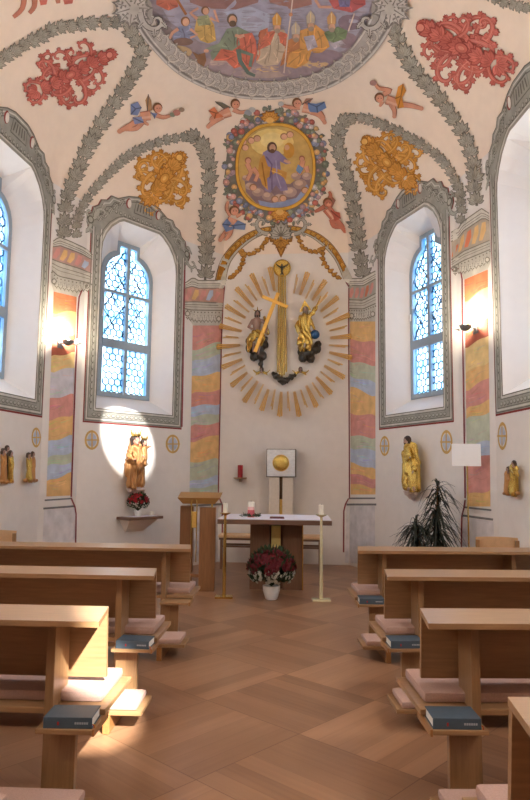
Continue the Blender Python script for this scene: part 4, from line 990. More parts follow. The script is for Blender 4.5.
# flowers in a white pot
def flowers(name, label, loc, R, H, pot, n, petal, seed, low):
    rnd = random.Random(seed); t = thing(name, label, 'flowers', loc)
    pr_ = [(pot*.62, 0), (pot*.72, .01), (pot*1.0, pot*1.0), (pot*1.02, pot*1.6), (pot*.9, pot*1.62), (pot*.88, pot*1.4)]
    mb = MB(); mb.lathe(pr_, WHITE, n=26); mb.build('pot', t, True, label='white ceramic pot')
    z0 = pot*1.5
    mb = MB()
    for i in range(n*2):
        a = rnd.uniform(0, 2*PI); el = rnd.uniform(-.5, 1.3); c_ = Vector((math.cos(a)*math.cos(el)*R*.9, math.sin(a)*math.cos(el)*R*.8, z0+H*.45+math.sin(el)*H*.5))
        b = Vector((0, 0, z0)); mid = (b+c_)/2+Vector((0, 0, .02))
        if i % 5 == 0: mb.tube([b, mid, c_], .003, LEAF, 4)
        d = (c_-b).normalized(); sd = d.cross(Vector((rnd.uniform(-1, 1), rnd.uniform(-1, 1), rnd.uniform(-1, 1)))).normalized()*R*.13
        up = d*R*.28; mb.add([c_-up, c_-up*.2+sd, c_+up, c_-up*.2-sd, c_+sd.cross(d)*.3], [(0, 1, 4), (1, 2, 4), (2, 3, 4), (3, 0, 4)], LEAF)
    mb.build('foliage', t, label='dark green leaves', fix=False)
    def heads(nm, m, cnt, e0, e1, r0, lb):
        mb = MB()
        for i in range(cnt):
            a = rnd.uniform(0, 2*PI); el = math.asin(rnd.uniform(math.sin(e0), math.sin(e1))); d = Vector((math.cos(a)*math.cos(el), math.sin(a)*math.cos(el), math.sin(el)))
            c_ = Vector((d.x*R, d.y*R*.85, z0+H*.45+d.z*H*.52))*1.; r = r0*rnd.uniform(.8, 1.2)
            q = Vector((0, 0, 1)).rotation_difference(d).to_matrix()
            for ring, (k, rr, zz) in enumerate(((9, 1., 0.), (7, .7, .3), (5, .4, .5))):
                for j in range(k):
                    b = 2*PI*j/k+ring*.4; e = Vector((math.cos(b), math.sin(b), 0)); sd = Vector((-math.sin(b), math.cos(b), 0))*r*.3*rr
                    P = [q @ (e*r*.1+Vector((0, 0, r*zz*.3))), q @ (e*r*rr*.6+sd+Vector((0, 0, r*zz*.7))), q @ (e*r*rr+Vector((0, 0, r*zz*1.0))), q @ (e*r*rr*.6-sd+Vector((0, 0, r*zz*.7)))]
                    mb.add([c_+v for v in P], [(0, 1, 2, 3)], m)
        mb.build(nm, t, label=lb, fix=False)
    heads('blossoms', petal, n, .02 if low else -.15, 1.5, R*.2, 'dark red blossoms')
    heads('small_blossoms', WHITEPETAL, int(n*1.3), -.65, -.02 if low else -.3, R*.085, 'small pale blossoms')
    return t
flowers('potted_chrysanthemum', 'dark red chrysanthemum in a white pot on the floor before the altar', (.10, 7.86, 0), .275, .44, .10, 110, REDPETAL, 5, True)

# lectern
t = thing('lectern', 'oak lectern of two upright slabs with a sloping golden desk, left of the altar', 'lectern', (-.82, 8.38, 0), .02)
part('front_slab', t, [((.015, -.08, 0), (.215, .10, 1.03), AMBO)]); part('rear_slab', t, [((-.265, .25, 0), (-.095, .40, 1.03), AMBO)])
part('link_rail', t, [((-.12, .05, .15), (.04, .3, .19), AMBO)])
mb = MB(); mb.hexa([(-.20, -.08, 1.075), (.20, -.08, 1.075), (.24, .40, 1.12), (-.24, .40, 1.12), (-.265, -.12, 1.15), (.265, -.12, 1.15), (.28, .40, 1.205), (-.28, .40, 1.205)], mat('golden lacquered wood', (160, 116, 62), .4)); mb.build('desk', t, label='sloping golden brown desk')
for x in (-.13, .16):
    mb = MB(); mb.tube([(x, .05 if x > 0 else .3, 1.0), (x, .05 if x > 0 else .3, 1.12)], .012, BRASS, 10); mb.build('support_rod', t)
mb = MB()
for x in (-.085, -.02): mb.tube([(x, -.10, .36), (x, -.10, 1.10)], .007, BRASS, 8)
mb.tube([(-.085, -.10, 1.10), (-.075, -.10, 1.13), (-.053, -.10, 1.14), (-.03, -.10, 1.13), (-.02, -.10, 1.10)], .007, BRASS, 8); mb.build('brass_loop', t, True, 'brass loop')
part('brass_plate', t, [((-.08, -.1, .78), (-.025, -.09, .98), GOLDP)], 'brass plate')

# tabernacle on its column
q = px(281, 463, 10.48)
t = thing('tabernacle', 'square silver tabernacle with a golden boss on a pale column behind the altar', 'tabernacle', (q.x, 10.48, 0), -.09)
zc = q.z; part('case', t, [((-.235, 0, zc-.225), (.235, .3, zc+.225), STEEL)], bev=.006)
door = part('door', t, [((-.225, -.02, zc-.215), (.225, 0, zc+.215), SILVER)], 'brushed silver door', bev=.006)
mb = MB(); M = Matrix.Translation((0, -.02, zc)) @ Matrix.Rotation(PI/2, 4, 'X')
mb.lathe([(.125, 0), (.125, .012), (.112, .03), (.085, .045), (.04, .055), (.0, .057)], GOLD, n=36, M=M); mb.lathe([(.128, 0), (.134, .006), (.128, .014)], GOLDP, n=36, M=M); mb.build('golden_boss', door, True, 'domed golden roundel')
part('column', t, [((-.19, .03, 0), (-.025, .28, zc-.225), STELE), ((.025, .03, 0), (.19, .28, zc-.225), STELE), ((-.025, .08, 0), (.025, .28, zc-.225), STEEL)])
part('brass_strip', t, [((-.022, .06, .5), (.022, .08, 1.05), GOLDP), ((-.022, .06, 1.12), (.022, .08, zc-.225), STEEL)], 'brass strip in the joint of the column')
# red sanctuary candle on a wall shelf
u, z = WBK.hit(241, 477.5); t = thing('wall_shelf', 'small round wooden wall shelf carrying the red candle', 'shelf', WBK.p(u, z-.02), WBK.rz)
mb = MB(); mb.lathe([(.10, 0), (.11, .008), (.11, .022), (.0, .022)], OAKX, c=(0, -.11, 0), n=28); mb.build('shelf_board', t, True); part('bracket', t, [((-.02, -.1, -.05), (.02, 0, 0), OAKZ)])
t = thing('sanctuary_candle', 'tall red candle on the small round wall shelf', 'candle', WBK.p(u, z+.002, .11), WBK.rz)
mb = MB(); mb.lathe([(.043, 0), (.043, .2), (.036, .203), (.034, .195)], REDWAX, n=24); mb.build('wax', t, True); mb = MB(); mb.tube([(0, 0, .19), (0, 0, .212)], .002, STEEL, 5); mb.build('wick', t)
# bench behind the altar
q = WBK.p(.93, 0, .62); t = thing('altar_bench', 'low bench with tan cushion against the altar wall', 'bench', q, WBK.rz)
part('cushion', t, [((-.80, -.17, .47), (.80, .17, .52), FELT2)], 'tan seat cushion', .015); part('seat_frame', t, [((-.79, -.16, .44), (.79, .16, .47), WALNUTX)]); part('rail', t, [((-.76, -.16, .33), (.76, -.14, .36), WALNUTX), ((-.76, .13, .33), (.76, .15, .36), WALNUTX)])
for x in (-.77, .73):
    for y in (-.16, .12): part('leg', t, [((x, y, 0), (x+.04, y+.04, .44), WALNUT)])

# ------------------------------------------------------------------ chairs by the walls
def chair(loc, rz, label):
    t = thing('wooden_chair', label, 'chair', loc, rz, 'wooden chairs behind the front pews')
    part('seat', t, [((-.21, -.21, .43), (.21, .21, .46), OAKX)]); part('seat_pad', t, [((-.195, -.195, .46), (.195, .195, .485), FELT2)], bev=.01)
    for x in (-.2, .165):
        part('leg', t, [((x, -.2, 0), (x+.035, -.165, .43), OAKZ)])
        mb = MB(); mb.hexa([(x, .17, 0), (x+.035, .17, 0), (x+.035, .205, 0), (x, .205, 0), (x, .24, .86), (x+.035, .24, .86), (x+.035, .275, .86), (x, .275, .86)], OAKZ); mb.build('leg', t)
    mb = MB(); vs = []; n = 8
    for k, (zz, yy) in enumerate(((.60, .195), (.88, .24))):
        for dy in (0, .016):
            for i in range(n+1): xx = -.195+.39*i/n; vs.append((xx, yy+dy-.025+.03*(1-(xx/.2)**2), zz+(.012*(1-(xx/.2)**2) if k else 0)))
    m_ = n+1; fs = []
    for i in range(n): fs += [(i, i+1, 2*m_+i+1, 2*m_+i), (m_+i, 3*m_+i, 3*m_+i+1, m_+i+1), (2*m_+i, 2*m_+i+1, 3*m_+i+1, 3*m_+i), (i, m_+i, m_+i+1, i+1)]
    fs += [(0, 2*m_, 3*m_, m_), (n, m_+n, 3*m_+n, 2*m_+n)]
    mb.add(vs, fs, FELT2); mb.build('backrest', t, True)
    return t
chair((2.30, 6.64, 0), 2.95, 'wooden chair with tan backrest by the right wall behind the front pew')
chair((-2.68, 6.75, 0), -2.95, 'wooden chair by the left wall, its backrest showing above the front pew')

# ------------------------------------------------------------------ white panel on a stand
q = px(467, 455, 7.35); t = thing('panel_stand', 'white square panel on a slim brass floor stand in front of the right pilaster', 'display stand', (q.x, 7.35, 0), -.25)
part('panel', t, [((-.165, -.012, q.z-.125), (.148, .012, q.z+.125), SHADE)], 'blank white panel')
mb = MB(); mb.lathe([(.009, .02), (.009, q.z)], BRASS, c=(0, .022, 0), n=10); mb.build('pole', t, True); mb = MB(); mb.lathe([(.13, 0), (.13, .012), (.02, .022), (.0, .022)], BRASS, c=(0, .022, 0), n=24); mb.build('foot', t, True)

# ------------------------------------------------------------------ dragon tree
t = thing('dragon_tree', 'tall dark dragon tree with drooping strap leaves in the right corner', 'plant', (2.0, 7.78, 0)); rnd = random.Random(11)
mb = MB(); mb.lathe([(.11, 0), (.14, .24), (.15, .26), (.13, .26), (.12, .22)], mat('brown planter', (92, 74, 60), .7), n=24); mb.build('planter', t, True)
for (x, y, h) in ((.06, .03, 1.36), (-.22, -.04, .92), (.02, -.06, 1.1)):
    top = Vector((x, y, h)); mb = MB(); mb.tube([(x*.3, y*.3, .2), (x*.7, y*.7, h*.6), top], [.018, .015, .012], STEM, 7); mb.build('cane', t, True)
    mb = MB()
    for i in range(165):
        a = rnd.uniform(0, 2*PI); el = rnd.uniform(-.25, 1.45); L = rnd.uniform(.28, .46); base = top-Vector((0, 0, rnd.uniform(0, .75)*(.9 if h > 1 else .5)))
        d = Vector((math.cos(a)*math.cos(el), math.sin(a)*math.cos(el), math.sin(el))); sd = d.cross(Vector((0, 0, 1))).normalized(); drop = rnd.uniform(.5, 1.5)*L; pts = []
        for k in range(7):
            s_ = k/6; pts.append(base+d*L*s_*.8+Vector((0, 0, -drop*s_*s_*.75)))
        vs = []; 
        for k, p_ in enumerate(pts):
            s_ = k/6; w_ = .011*(1-s_**2.5)+.001; vs += [p_-sd*w_, p_+Vector((0, 0, -.003)), p_+sd*w_]
        mb.add(vs, [f for k in range(6) for f in ((3*k, 3*k+1, 3*k+4, 3*k+3), (3*k+1, 3*k+2, 3*k+5, 3*k+4))], DRAC)
    mb.build('leaf_crown', t, label='drooping dark strap leaves', fix=False)
# ------------------------------------------------------------------ carved figures
def blob(name, parent, prims, m, voxel=.012, folds=0., fs=24., label=None, sm_=4, origin=None, zfac=.15):
    """prims in world space: ('b', centre, radius or radii) or ('c', p0, p1, r0, r1); grown into one closed skin."""
    mb = MB()
    for q in prims:
        if q[0] == 'b': mb.ball(q[1], q[2], m, 14, 10, q[3] if len(q) > 3 else None)
        else:
            a, b, r0, r1 = Vector(q[1]), Vector(q[2]), q[3], q[4]; mb.ball(a, r0, m, 12, 8); mb.ball(b, r1, m, 12, 8); mb.tube([a, (a+b)/2, b], [r0, (r0+r1)/2, r1], m, 12)
    o = mb.build(name); md = o.modifiers.new('r', 'REMESH'); md.mode = 'VOXEL'; md.voxel_size = voxel
    m2 = o.modifiers.new('s', 'SMOOTH'); m2.iterations = sm_; m2.factor = .5
    dg = bpy.context.evaluated_depsgraph_get(); me = bpy.data.meshes.new_from_object(o.evaluated_get(dg)); old = o.data; o.modifiers.clear(); o.data = me; bpy.data.meshes.remove(old)
    if folds:
        nr = [v.normal.copy() for v in me.vertices]
        for v, n_ in zip(me.vertices, nr):
            p = v.co; w = noise.noise(Vector((p.x*fs*.25, p.y*fs*.25, p.z*fs*.12)))*2.2
            f = math.sin((p.x+p.y*.7)*fs*3+p.z*fs*zfac*3+w*3)+.6*noise.noise(Vector((p.x*fs, p.y*fs, p.z*fs*.35)))
            v.co = p+n_*folds*f
    off = parent.matrix_world.translation if origin is None else Vector(origin)
    for v in me.vertices: v.co = v.co-off
    me.materials.clear(); me.materials.append(m); me.polygons.foreach_set('use_smooth', [True]*len(me.polygons)); o.parent = parent
    if label: o['label'] = label
    return o
def wthing(name, label, cat, W, x, y, out, group=None):
    u, z = W.hit(x, y, out); o = thing(name, label, cat, W.p(u, z, out), 0, group); o.matrix_world = Matrix.Translation(W.p(u, z, out)); return o
def PW(W, out0=0.):
    """sight-line point on a plane standing out from the wall; k = metres per picture pixel there."""
    def f(x, y, out=0.): u, z = W.hit(x, y, out0+out); return W.p(u, z, out0+out)
    return f
def faced(parent, P, x, y, r, m, hairm, out, crownm=None, beard=False, nm='head'):
    """head with nose, brows, ears and hair; r in metres."""
    c = P(x, y, out); W = P.W; n = Vector((W.n.x, W.n.y, 0)); d = Vector((W.d.x, W.d.y, 0)); U = Vector((0, 0, 1))
    pr = [('b', c, (r*.8, r*.8, r)), ('b', c+n*r*.85-U*r*.12, (r*.14, r*.14, r*.22)), ('b', c+n*r*.5-U*r*.55, (r*.42, r*.42, r*.36)), ('c', c-U*r*.8, c-U*r*1.5, r*.42, r*.5)]
    pr += [('b', c+n*r*.72+d*s*r*.3+U*r*.12, r*.13) for s in (-1, 1)]+[('b', c+d*s*r*.78, (r*.14, r*.14, r*.24)) for s in (-1, 1)]
    h = blob(nm, parent, pr, m, r*.1, sm_=2)
    hp = [('b', c-n*r*.25+U*r*.2, (r*.98, r*.98, r*1.02)), ('b', c-n*r*.5-U*r*.5, (r*.85, r*.85, r*.9))]+[('c', c+d*s*r*.72+U*r*.2-n*r*.1, c+d*s*r*.8-U*r*1.0-n*r*.2, r*.3, r*.26) for s in (-1, 1)]
    if beard: hp.append(('c', c+n*r*.55-U*r*.65, c+n*r*.45-U*r*1.25, r*.36, r*.2))
    blob('hair', parent, hp, hairm, r*.13, r*.04, 60, sm_=1).parent = h
    mb = MB(); o_ = parent.matrix_world.translation
    for s in (-1, 1): mb.ball(c+n*r*.76+d*s*r*.28+U*r*.1-o_, r*.075, HAIR, 8, 6)
    mb.ball(c+n*r*.84-U*r*.42-o_, (r*.2, r*.2, r*.06), mat('painted lips', (160, 84, 78)), 8, 6); mb.build('eyes_and_lips', h, True)
    parent['_h'] = h.name
    return c
def crown(parent, c, r, h, m=GOLD, off=None):
    mb = MB(); o_ = parent.matrix_world.translation; c = c-o_; n = 8
    mb.lathe([(r, 0), (r*1.08, h*.3), (r*.98, h*.35), (r*.9, 0)], m, c=c, n=24)
    for i in range(n):
        a = 2*PI*i/n; b = c+Vector((r*math.cos(a), r*math.sin(a), h*.3)); t_ = c+Vector((r*1.25*math.cos(a), r*1.25*math.sin(a), h)); mb.tube([b, (b+t_)/2, t_], [r*.16, r*.12, r*.03], m, 6); mb.ball(t_, r*.12, m, 8, 6)
    mb.build('crown', bpy.data.objects[parent['_h']], True, 'golden crown')
def hand(parent_prims, p, d, s):
    d = Vector(d).normalized(); sd = d.cross(Vector((0, 0, 1)));
    if sd.length < .1: sd = Vector((1, 0, 0))
    sd.normalize(); parent_prims.append(('c', p, p+d*s*.5, s*.26, s*.24))
    for k in range(4): parent_prims.append(('c', p+d*s*.5+sd*s*(.09*(k-1.5)*1.6), p+d*s*(1.0-.08*abs(k-1.4))+sd*s*(.12*(k-1.5)*1.6), s*.085, s*.06))
    parent_prims.append(('c', p+d*s*.1+sd*s*.22, p+d*s*.45+sd*s*.42, s*.085, s*.06))

# crowned mother with child, left window wall
W = WDL; P = PW(W); P.W = W
t = wthing('madonna_statue', 'gilded standing statue of a crowned woman holding a crowned child, left wall', 'statue', W, 136, 488, .13)
k = (P(146, 460, .13)-P(126, 460, .13)).length/20
blob('robe', t, [('c', P(135.3, 450, .15), P(135.5, 468, .16), 4.6*k, 5.6*k), ('c', P(133, 462, .16), P(132, 484, .15), 3.6*k, 4.2*k), ('c', P(139, 462, .15), P(139.5, 484, .15), 3.4*k, 4.0*k), ('b', P(135.8, 447, .14), (5*k, 4*k, 3.4*k)), ('c', P(131.3, 448, .15), P(128.6, 457, .19), 2.4*k, 2.0*k), ('c', P(128.6, 457, .19), P(134, 460, .24), 2.0*k, 1.6*k),
     ('c', P(137, 466, .19), P(134, 486, .19), 2.6*k, 3*k), ('c', P(140.5, 449, .15), P(143.5, 456, .22), 2.2*k, 1.8*k), ('c', P(128, 460, .13), P(127.6, 474, .12), 1.7*k, 2.0*k), ('c', P(127.6, 474, .12), P(129.5, 478, .12), 2.0*k, .8*k), ('c', P(134, 462, .23), P(141, 470, .19), 1.6*k, 1.2*k)], GOLDR, .009, .011, 30)
cc = faced(t, P, 135.8, 440.5, 4.1*k, SKIN, HAIR, .16); crown(t, cc+Vector((0, 0, 3.2*k)), 3.4*k, 4.6*k)
blob('veil', t, [('c', P(132.3, 441, .12), P(130, 452, .12), 1.8*k, 2.4*k), ('c', P(139, 442, .12), P(141, 451, .12), 1.5*k, 2*k)], GOLDR, .01, .004, 40)
hp = []; hand(hp, P(134, 460, .25), (.4, -.2, .1), 3.2*k); hand(hp, P(144, 457, .24), (-.3, -.2, .3), 3.2*k); blob('hands', t, hp, SKIN, .006, sm_=1)
blob('child_robe', t, [('c', P(144, 449, .2), P(143.5, 459, .2), 2.6*k, 3.2*k), ('c', P(145, 447.5, .2), P(149, 446.5, .24), 1.3*k, 1.0*k), ('c', P(142, 460, .22), P(140, 464, .24), 1.6*k, 1.4*k), ('c', P(145, 460, .22), P(145, 465, .24), 1.6*k, 1.4*k)], GOLDR, .008, .004, 40)
hp = []; hand(hp, P(149, 446.5, .25), (1, -.2, 0), 2.6*k); blob('child_hand', t, hp, SKIN, .005, sm_=1)
cc = faced(t, P, 144.4, 442.5, 2.7*k, SKIN, HAIR, .2, nm='child_head'); crown(t, cc+Vector((0, 0, 2.2*k)), 2.4*k, 3.4*k)
# console, shelf, bouquet and candle beneath it
blob('console', t, [('b', P(136, 489, .1), (8*k, 6*k, 2.6*k)), ('b', P(130, 490, .12), 2.4*k), ('b', P(142, 490, .12), 2.4*k), ('b', P(136, 491.5, .12), 2.6*k), ('c', P(136, 490, .06), P(136, 497, .02), 3.5*k, 2*k)], STONE, .012, label='pinkish cloud console')
u, z = W.hit(140.5, 515.5, .15); t = thing('wall_shelf', 'wooden wall shelf with flowers under the crowned statue', 'shelf', W.p(u, z-.03), W.rz)
part('shelf_board', t, [((-.31, -.3, -.02), (.30, 0, .02), WALNUTX)]); mb = MB(); mb.hexa([(-.16, -.03, -.2), (.16, -.03, -.2), (.16, 0, -.2), (-.16, 0, -.2), (-.26, -.24, -.02), (.26, -.24, -.02), (.26, 0, -.02), (-.26, 0, -.02)], WALLM); mb.build('bracket', t, label='plastered bracket')
part('doily', t, [((-.22, -.27, .02), (.22, -.03, .023), LINEN)], 'white lace doily', .001)
zt = z-.03+.023
flowers('bouquet', 'red and green bouquet in a white vase on the shelf under the crowned statue', W.p(u-.05, zt, .15), .15, .26, .05, 70, mat('bright red petals', (170, 24, 40), .7), 9, True)
t = thing('small_candle', 'small round white candle on the shelf beside the bouquet', 'candle', W.p(u+.21, zt, .15))
mb = MB(); mb.lathe([(.035, 0), (.04, .02), (.037, .055), (.02, .06), (.0, .056)], WAX, n=20); mb.build('wax', t, True)

# gilded saint on the right wall
W = WDR; P = PW(W); P.W = W
t = wthing('saint_statue', 'gilded standing bearded saint on a stone console, right wall', 'statue', W, 411, 492, .13); k = (P(420, 460, .13)-P(400, 460, .13)).length/20; k = .0135
blob('robe', t, [('c', P(411, 449, .14), P(411, 470, .14), 5.5*k, 7.4*k), ('c', P(407.5, 462, .17), P(408, 486, .15), 4.5*k, 5*k), ('c', P(414, 462, .15), P(414.5, 487, .15), 5*k, 5.4*k), ('b', P(411, 446.5, .13), (6*k, 5*k, 3.8*k)), ('c', P(405.5, 449, .16), P(404, 460, .2), 2.6*k, 2.4*k), ('c', P(416.5, 450, .14), P(417, 468, .16), 2.8*k, 2.6*k), ('c', P(417, 468, .16), P(413, 470, .22), 2.4*k, 2*k), ('b', P(411, 487.5, .15), (8*k, 6*k, 2.4*k)),
     ('c', P(404, 460, .2), P(409, 458, .25), 2.2*k, 1.8*k)], GOLD, .009, .018, 26)
faced(t, P, 406.8, 440.5, 4.0*k, SKIND, HAIR, .17, beard=True)
hp = []; hand(hp, P(409, 458, .26), (.2, -.3, .2), 3*k); hand(hp, P(413, 471, .24), (-.2, -.2, -.5), 3*k); hp += [('c', P(409, 488, .2), P(408, 490, .27), 1.5*k, 1.1*k), ('c', P(414, 488, .2), P(414, 490, .26), 1.5*k, 1.1*k)]; blob('hands_and_feet', t, hp, SKIND, .006, sm_=1)
blob('console', t, [('b', P(411, 491.5, .11), (8*k, 7*k, 2.2*k)), ('b', P(411, 494, .1), (7*k, 6*k, 2.4*k)), ('c', P(412, 495, .07), P(413, 499, .03), 5*k, 2*k), ('b', P(406, 493.5, .14), 2*k), ('b', P(416, 493.5, .14), 2*k)], STONE, .012, label='pinkish stone console')

# small carved stations on the side walls
def station(W, x0, x1, y0, y1, figs, label, k):
    P = PW(W); P.W = W; xm = (x0+x1)/2
    t = wthing('carved_group', label, 'carving', W, xm, y1, .08, 'small gilded carved groups on the side walls')
    h = (y1-y0)
    blob('base', t, [('c', P(x0+1.2, y1-1.6, .06), P(x1-1.2, y1-1.6, .06), 1.9*k, 1.9*k), ('b', P(xm, y1-1.2, .08), 2.2*k)], GOLDR, .008, .003, 40)
    for (fx, top, w_, o_, m) in figs:
        blob('robed_figure', t, [('c', P(fx, top+7, .07+o_), P(fx, y1-3, .07+o_), w_*.75*k, w_*k), ('c', P(fx-w_*.6, top+8, .09+o_), P(fx+w_*.3, top+14, .13+o_), w_*.38*k, w_*.3*k), ('c', P(fx+w_*.7, top+8, .07+o_), P(fx+w_*.9, top+16, .09+o_), w_*.36*k, w_*.3*k)], m, .008, .005, 34)
        faced(t, P, fx, top+3, 2.1*k, SKIND, HAIR, .09+o_)
    return t
station(WSL, 0, 13.5, 447, 483, [(3.5, 448, 3.2, 0, GOLDR), (7.6, 445, 1.6, -.03, mat('dark painted wood', (88, 66, 52))), (11, 450, 2.6, .02, GOLD)], 'gilded carved group of figures cut by the left picture edge', .0128)
station(WSL, 24, 37, 451, 482, [(29, 452, 2.9, .01, GOLD), (33, 451, 2.2, 0, GOLDR)], 'gilded carved pair of figures on the left side wall beside the oval cross', .0128)
station(WSR, 503, 519, 460, 495, [(508, 466, 3.6, .01, GOLDR), (513.5, 460, 4.4, 0, GOLD)], 'gilded carved pair of figures on the right side wall', .0115)

# ------------------------------------------------------------------ gilded glory over the altar
W = WBK; P = PW(W); P.W = W; k = .0166
t = wthing('gilded_sunburst', 'large oval ring of gilded wooden rays on the altar wall', 'sunburst', W, 284, 340, .02); o_ = t.matrix_world.translation
rnd = random.Random(4); N = 44
def gold_ray(a, r0, r1, w0, w1):
    ca, sa = math.sin(a), -math.cos(a); cx, cy = 284.5, 341.5; mb = MB(); slats = 3 if w1 > 4 else 2
    nx, ny = -sa, ca
    for j in range(slats):
        f = (j-(slats-1)/2)/slats; ex = r1*(1-.05*abs(f)*3-(.04 if j % 2 else 0))
        q = []
        for (rx, w_, out) in ((r0, w0, .055), (ex, w1, .19)):
            for sg in (-.42, .42): c = f*w_+sg*w_/slats; q.append((cx+ca*rx*45+nx*c, cy+sa*rx*50+ny*c, out))
        m_ = [((q[0][0]+q[1][0])/2, (q[0][1]+q[1][1])/2, q[0][2]+.028), ((q[2][0]+q[3][0])/2, (q[2][1]+q[3][1])/2, q[2][2]+.028)]
        V = [P(q[0][0], q[0][1], q[0][2]), P(*m_[0]), P(q[1][0], q[1][1], q[1][2]), P(q[2][0], q[2][1], q[2][2]), P(*m_[1]), P(q[3][0], q[3][1], q[3][2])]
        mb.add([v-o_ for v in V], [(0, 1, 4, 3), (1, 2, 5, 4), (0, 3, 5, 2), (0, 2, 1), (3, 4, 5)], GOLDP)
    mb.build('gilded_ray', t, fix=False)
for i in range(N):
    a = 2*PI*(i+.5)/N
    if min(a, 2*PI-a) < .1: continue
    lng = i % 2 == 0; gold_ray(a, 1.0+rnd.uniform(-.03, .03), (1.58 if lng else 1.46)+rnd.uniform(-.04, .04), 2.6 if lng else 1.6, 5.8 if lng else 3.0)
mb = MB() # central shaft of light
t2 = wthing('gilded_light_shaft', 'tall bundle of straight gilded rods falling from the dove to the dark cloud', 'gilded rods', W, 282, 330, .03); o2 = t2.matrix_world.translation
for j in range(5):
    f = j-2; mb = MB(); a = P(282+f*1.6, 276, .05+.012*(j % 2)); b = P(282+f*2.1, 378-abs(f)*3, .07+.012*(j % 2)); mb.tube([a-o2, b-o2], [.011, .014], GOLD, 6); mb.build('gilded_rod', t2)
t = wthing('dove_medallion', 'round golden disc with a dark dove at the head of the rays', 'medallion', W, 282, 268, .05); o_ = t.matrix_world.translation
Mx = Matrix.Translation((0, 0, 0)) @ Matrix.Rotation(W.rz, 4, 'Z') @ Matrix.Rotation(PI/2, 4, 'X')
mb = MB(); mb.lathe([(.135, -.035), (.15, -.02), (.15, .01), (.135, .02), (.13, .008), (.0, .008)], GOLD, n=36, M=Mx); mb.build('golden_disc', t, True)
blob('dove', t, [('c', P(282, 266, .09), P(282, 272, .08), 1.1*k, .9*k), ('b', P(282, 264.5, .1), .8*k), ('c', P(282, 268, .09), P(277, 265, .08), .8*k, .5*k), ('c', P(277, 265, .08), P(275.5, 263.5, .08), .5*k, .25*k), ('c', P(282, 268, .09), P(287, 265, .08), .8*k, .5*k), ('c', P(287, 265, .08), P(288.5, 263.5, .08), .5*k, .25*k), ('c', P(282, 272, .08), P(280.5, 275, .08), .7*k, .4*k), ('c', P(282, 272, .08), P(283.5, 275, .08), .7*k, .4*k)], DARKCLOUD, .005, sm_=1, label='dark spread-winged dove')
# seated man with the cross
t = wthing('christ_statue', 'carved seated man with bare chest on a dark cloud beside the golden cross', 'statue', W, 256, 345, .12)
blob('body', t, [('c', P(257, 321, .2), P(256.5, 330, .2), 4.4*k, 3.8*k), ('c', P(252.5, 320.5, .2), P(248.5, 327, .22), 1.7*k, 1.4*k), ('c', P(248.5, 327, .22), P(252, 329, .3), 1.4*k, 1.0*k), ('c', P(262, 320.5, .2), P(267, 326, .22), 1.7*k, 1.4*k), ('c', P(267, 326, .22), P(266.5, 331, .25), 1.4*k, 1.0*k), ('c', P(257, 319, .2), P(257.5, 315, .21), 1.5*k, 1.3*k),
      ('c', P(254, 344, .27), P(253, 352, .22), 1.6*k, 1.0*k), ('c', P(260, 343, .27), P(258, 354, .22), 1.6*k, 1.0*k)], SKIND, .011, sm_=3, label='bare chest and arms')
hp = []; hand(hp, P(252, 329, .31), (.3, -.5, .2), 3*k); hand(hp, P(266.5, 331, .26), (0, -.3, -.5), 3*k); blob('hands', t, hp, SKIND, .006, sm_=1)
faced(t, P, 257.5, 313.5, 3.0*k, SKIND, HAIR, .23, beard=True)
blob('robe', t, [('c', P(256, 333, .22), P(250, 340, .3), 4.2*k, 3.6*k), ('c', P(257, 333, .22), P(262, 338, .3), 4*k, 3.4*k), ('c', P(250, 340, .3), P(249.5, 350, .22), 3.2*k, 2.2*k), ('c', P(262, 338, .3), P(260, 344, .26), 3*k, 2.4*k), ('c', P(264, 317, .15), P(267, 333, .15), 1.6*k, 2.2*k)], GOLD, .011, .010, 24, label='golden loincloth robe')
mb = MB(); o_ = t.matrix_world.translation; cc = P(257.5, 312, .2)
for i in range(3):
    a = (-1, 0, 1)[i]; d = Vector((W.d.x*a, W.d.y*a, .55 if a else 1.)).normalized(); mb.tube([cc-o_, cc+d*.09-o_], [.016, .004], GOLD, 6)
mb.build('halo_rays', t)
blob('dark_cloud', t, [('b', P(250, 348, .14), 5*k), ('b', P(258, 350, .14), 6*k), ('b', P(264, 345, .13), 4.5*k), ('b', P(262, 356, .14), 5*k), ('b', P(254, 357, .13), 4.5*k), ('b', P(248, 341, .12), 3*k), ('b', P(265, 339, .12), 3.2*k), ('b', P(261, 364, .12), 3*k), ('b', P(262, 369, .11), 2.2*k)], DARKCLOUD, .014, .006, 30, label='blackened cloud')
t = wthing('golden_cross', 'plain golden cross leaning on the shoulder of the seated man', 'cross', W, 267, 322, .33); o_ = t.matrix_world.translation
def bar3(a, b, w_, nm):
    n = Vector((W.n.x, W.n.y, 0)); d = (b-a).normalized(); sd = d.cross(n).normalized()*w_; nn = n*w_*.7; mb = MB()
    mb.hexa([a-sd-nn-o_, a+sd-nn-o_, a+sd+nn-o_, a-sd+nn-o_, b-sd-nn-o_, b+sd-nn-o_, b+sd+nn-o_, b-sd+nn-o_], mat('bright flat gilding', (240, 190, 96), .45, .6)); mb.build(nm, t)
bar3(P(278.2, 293, .30), P(255, 352, .36), .028, 'upright'); bar3(P(262.5, 296.5, .33), P(287.5, 307, .33), .026, 'crossbar')
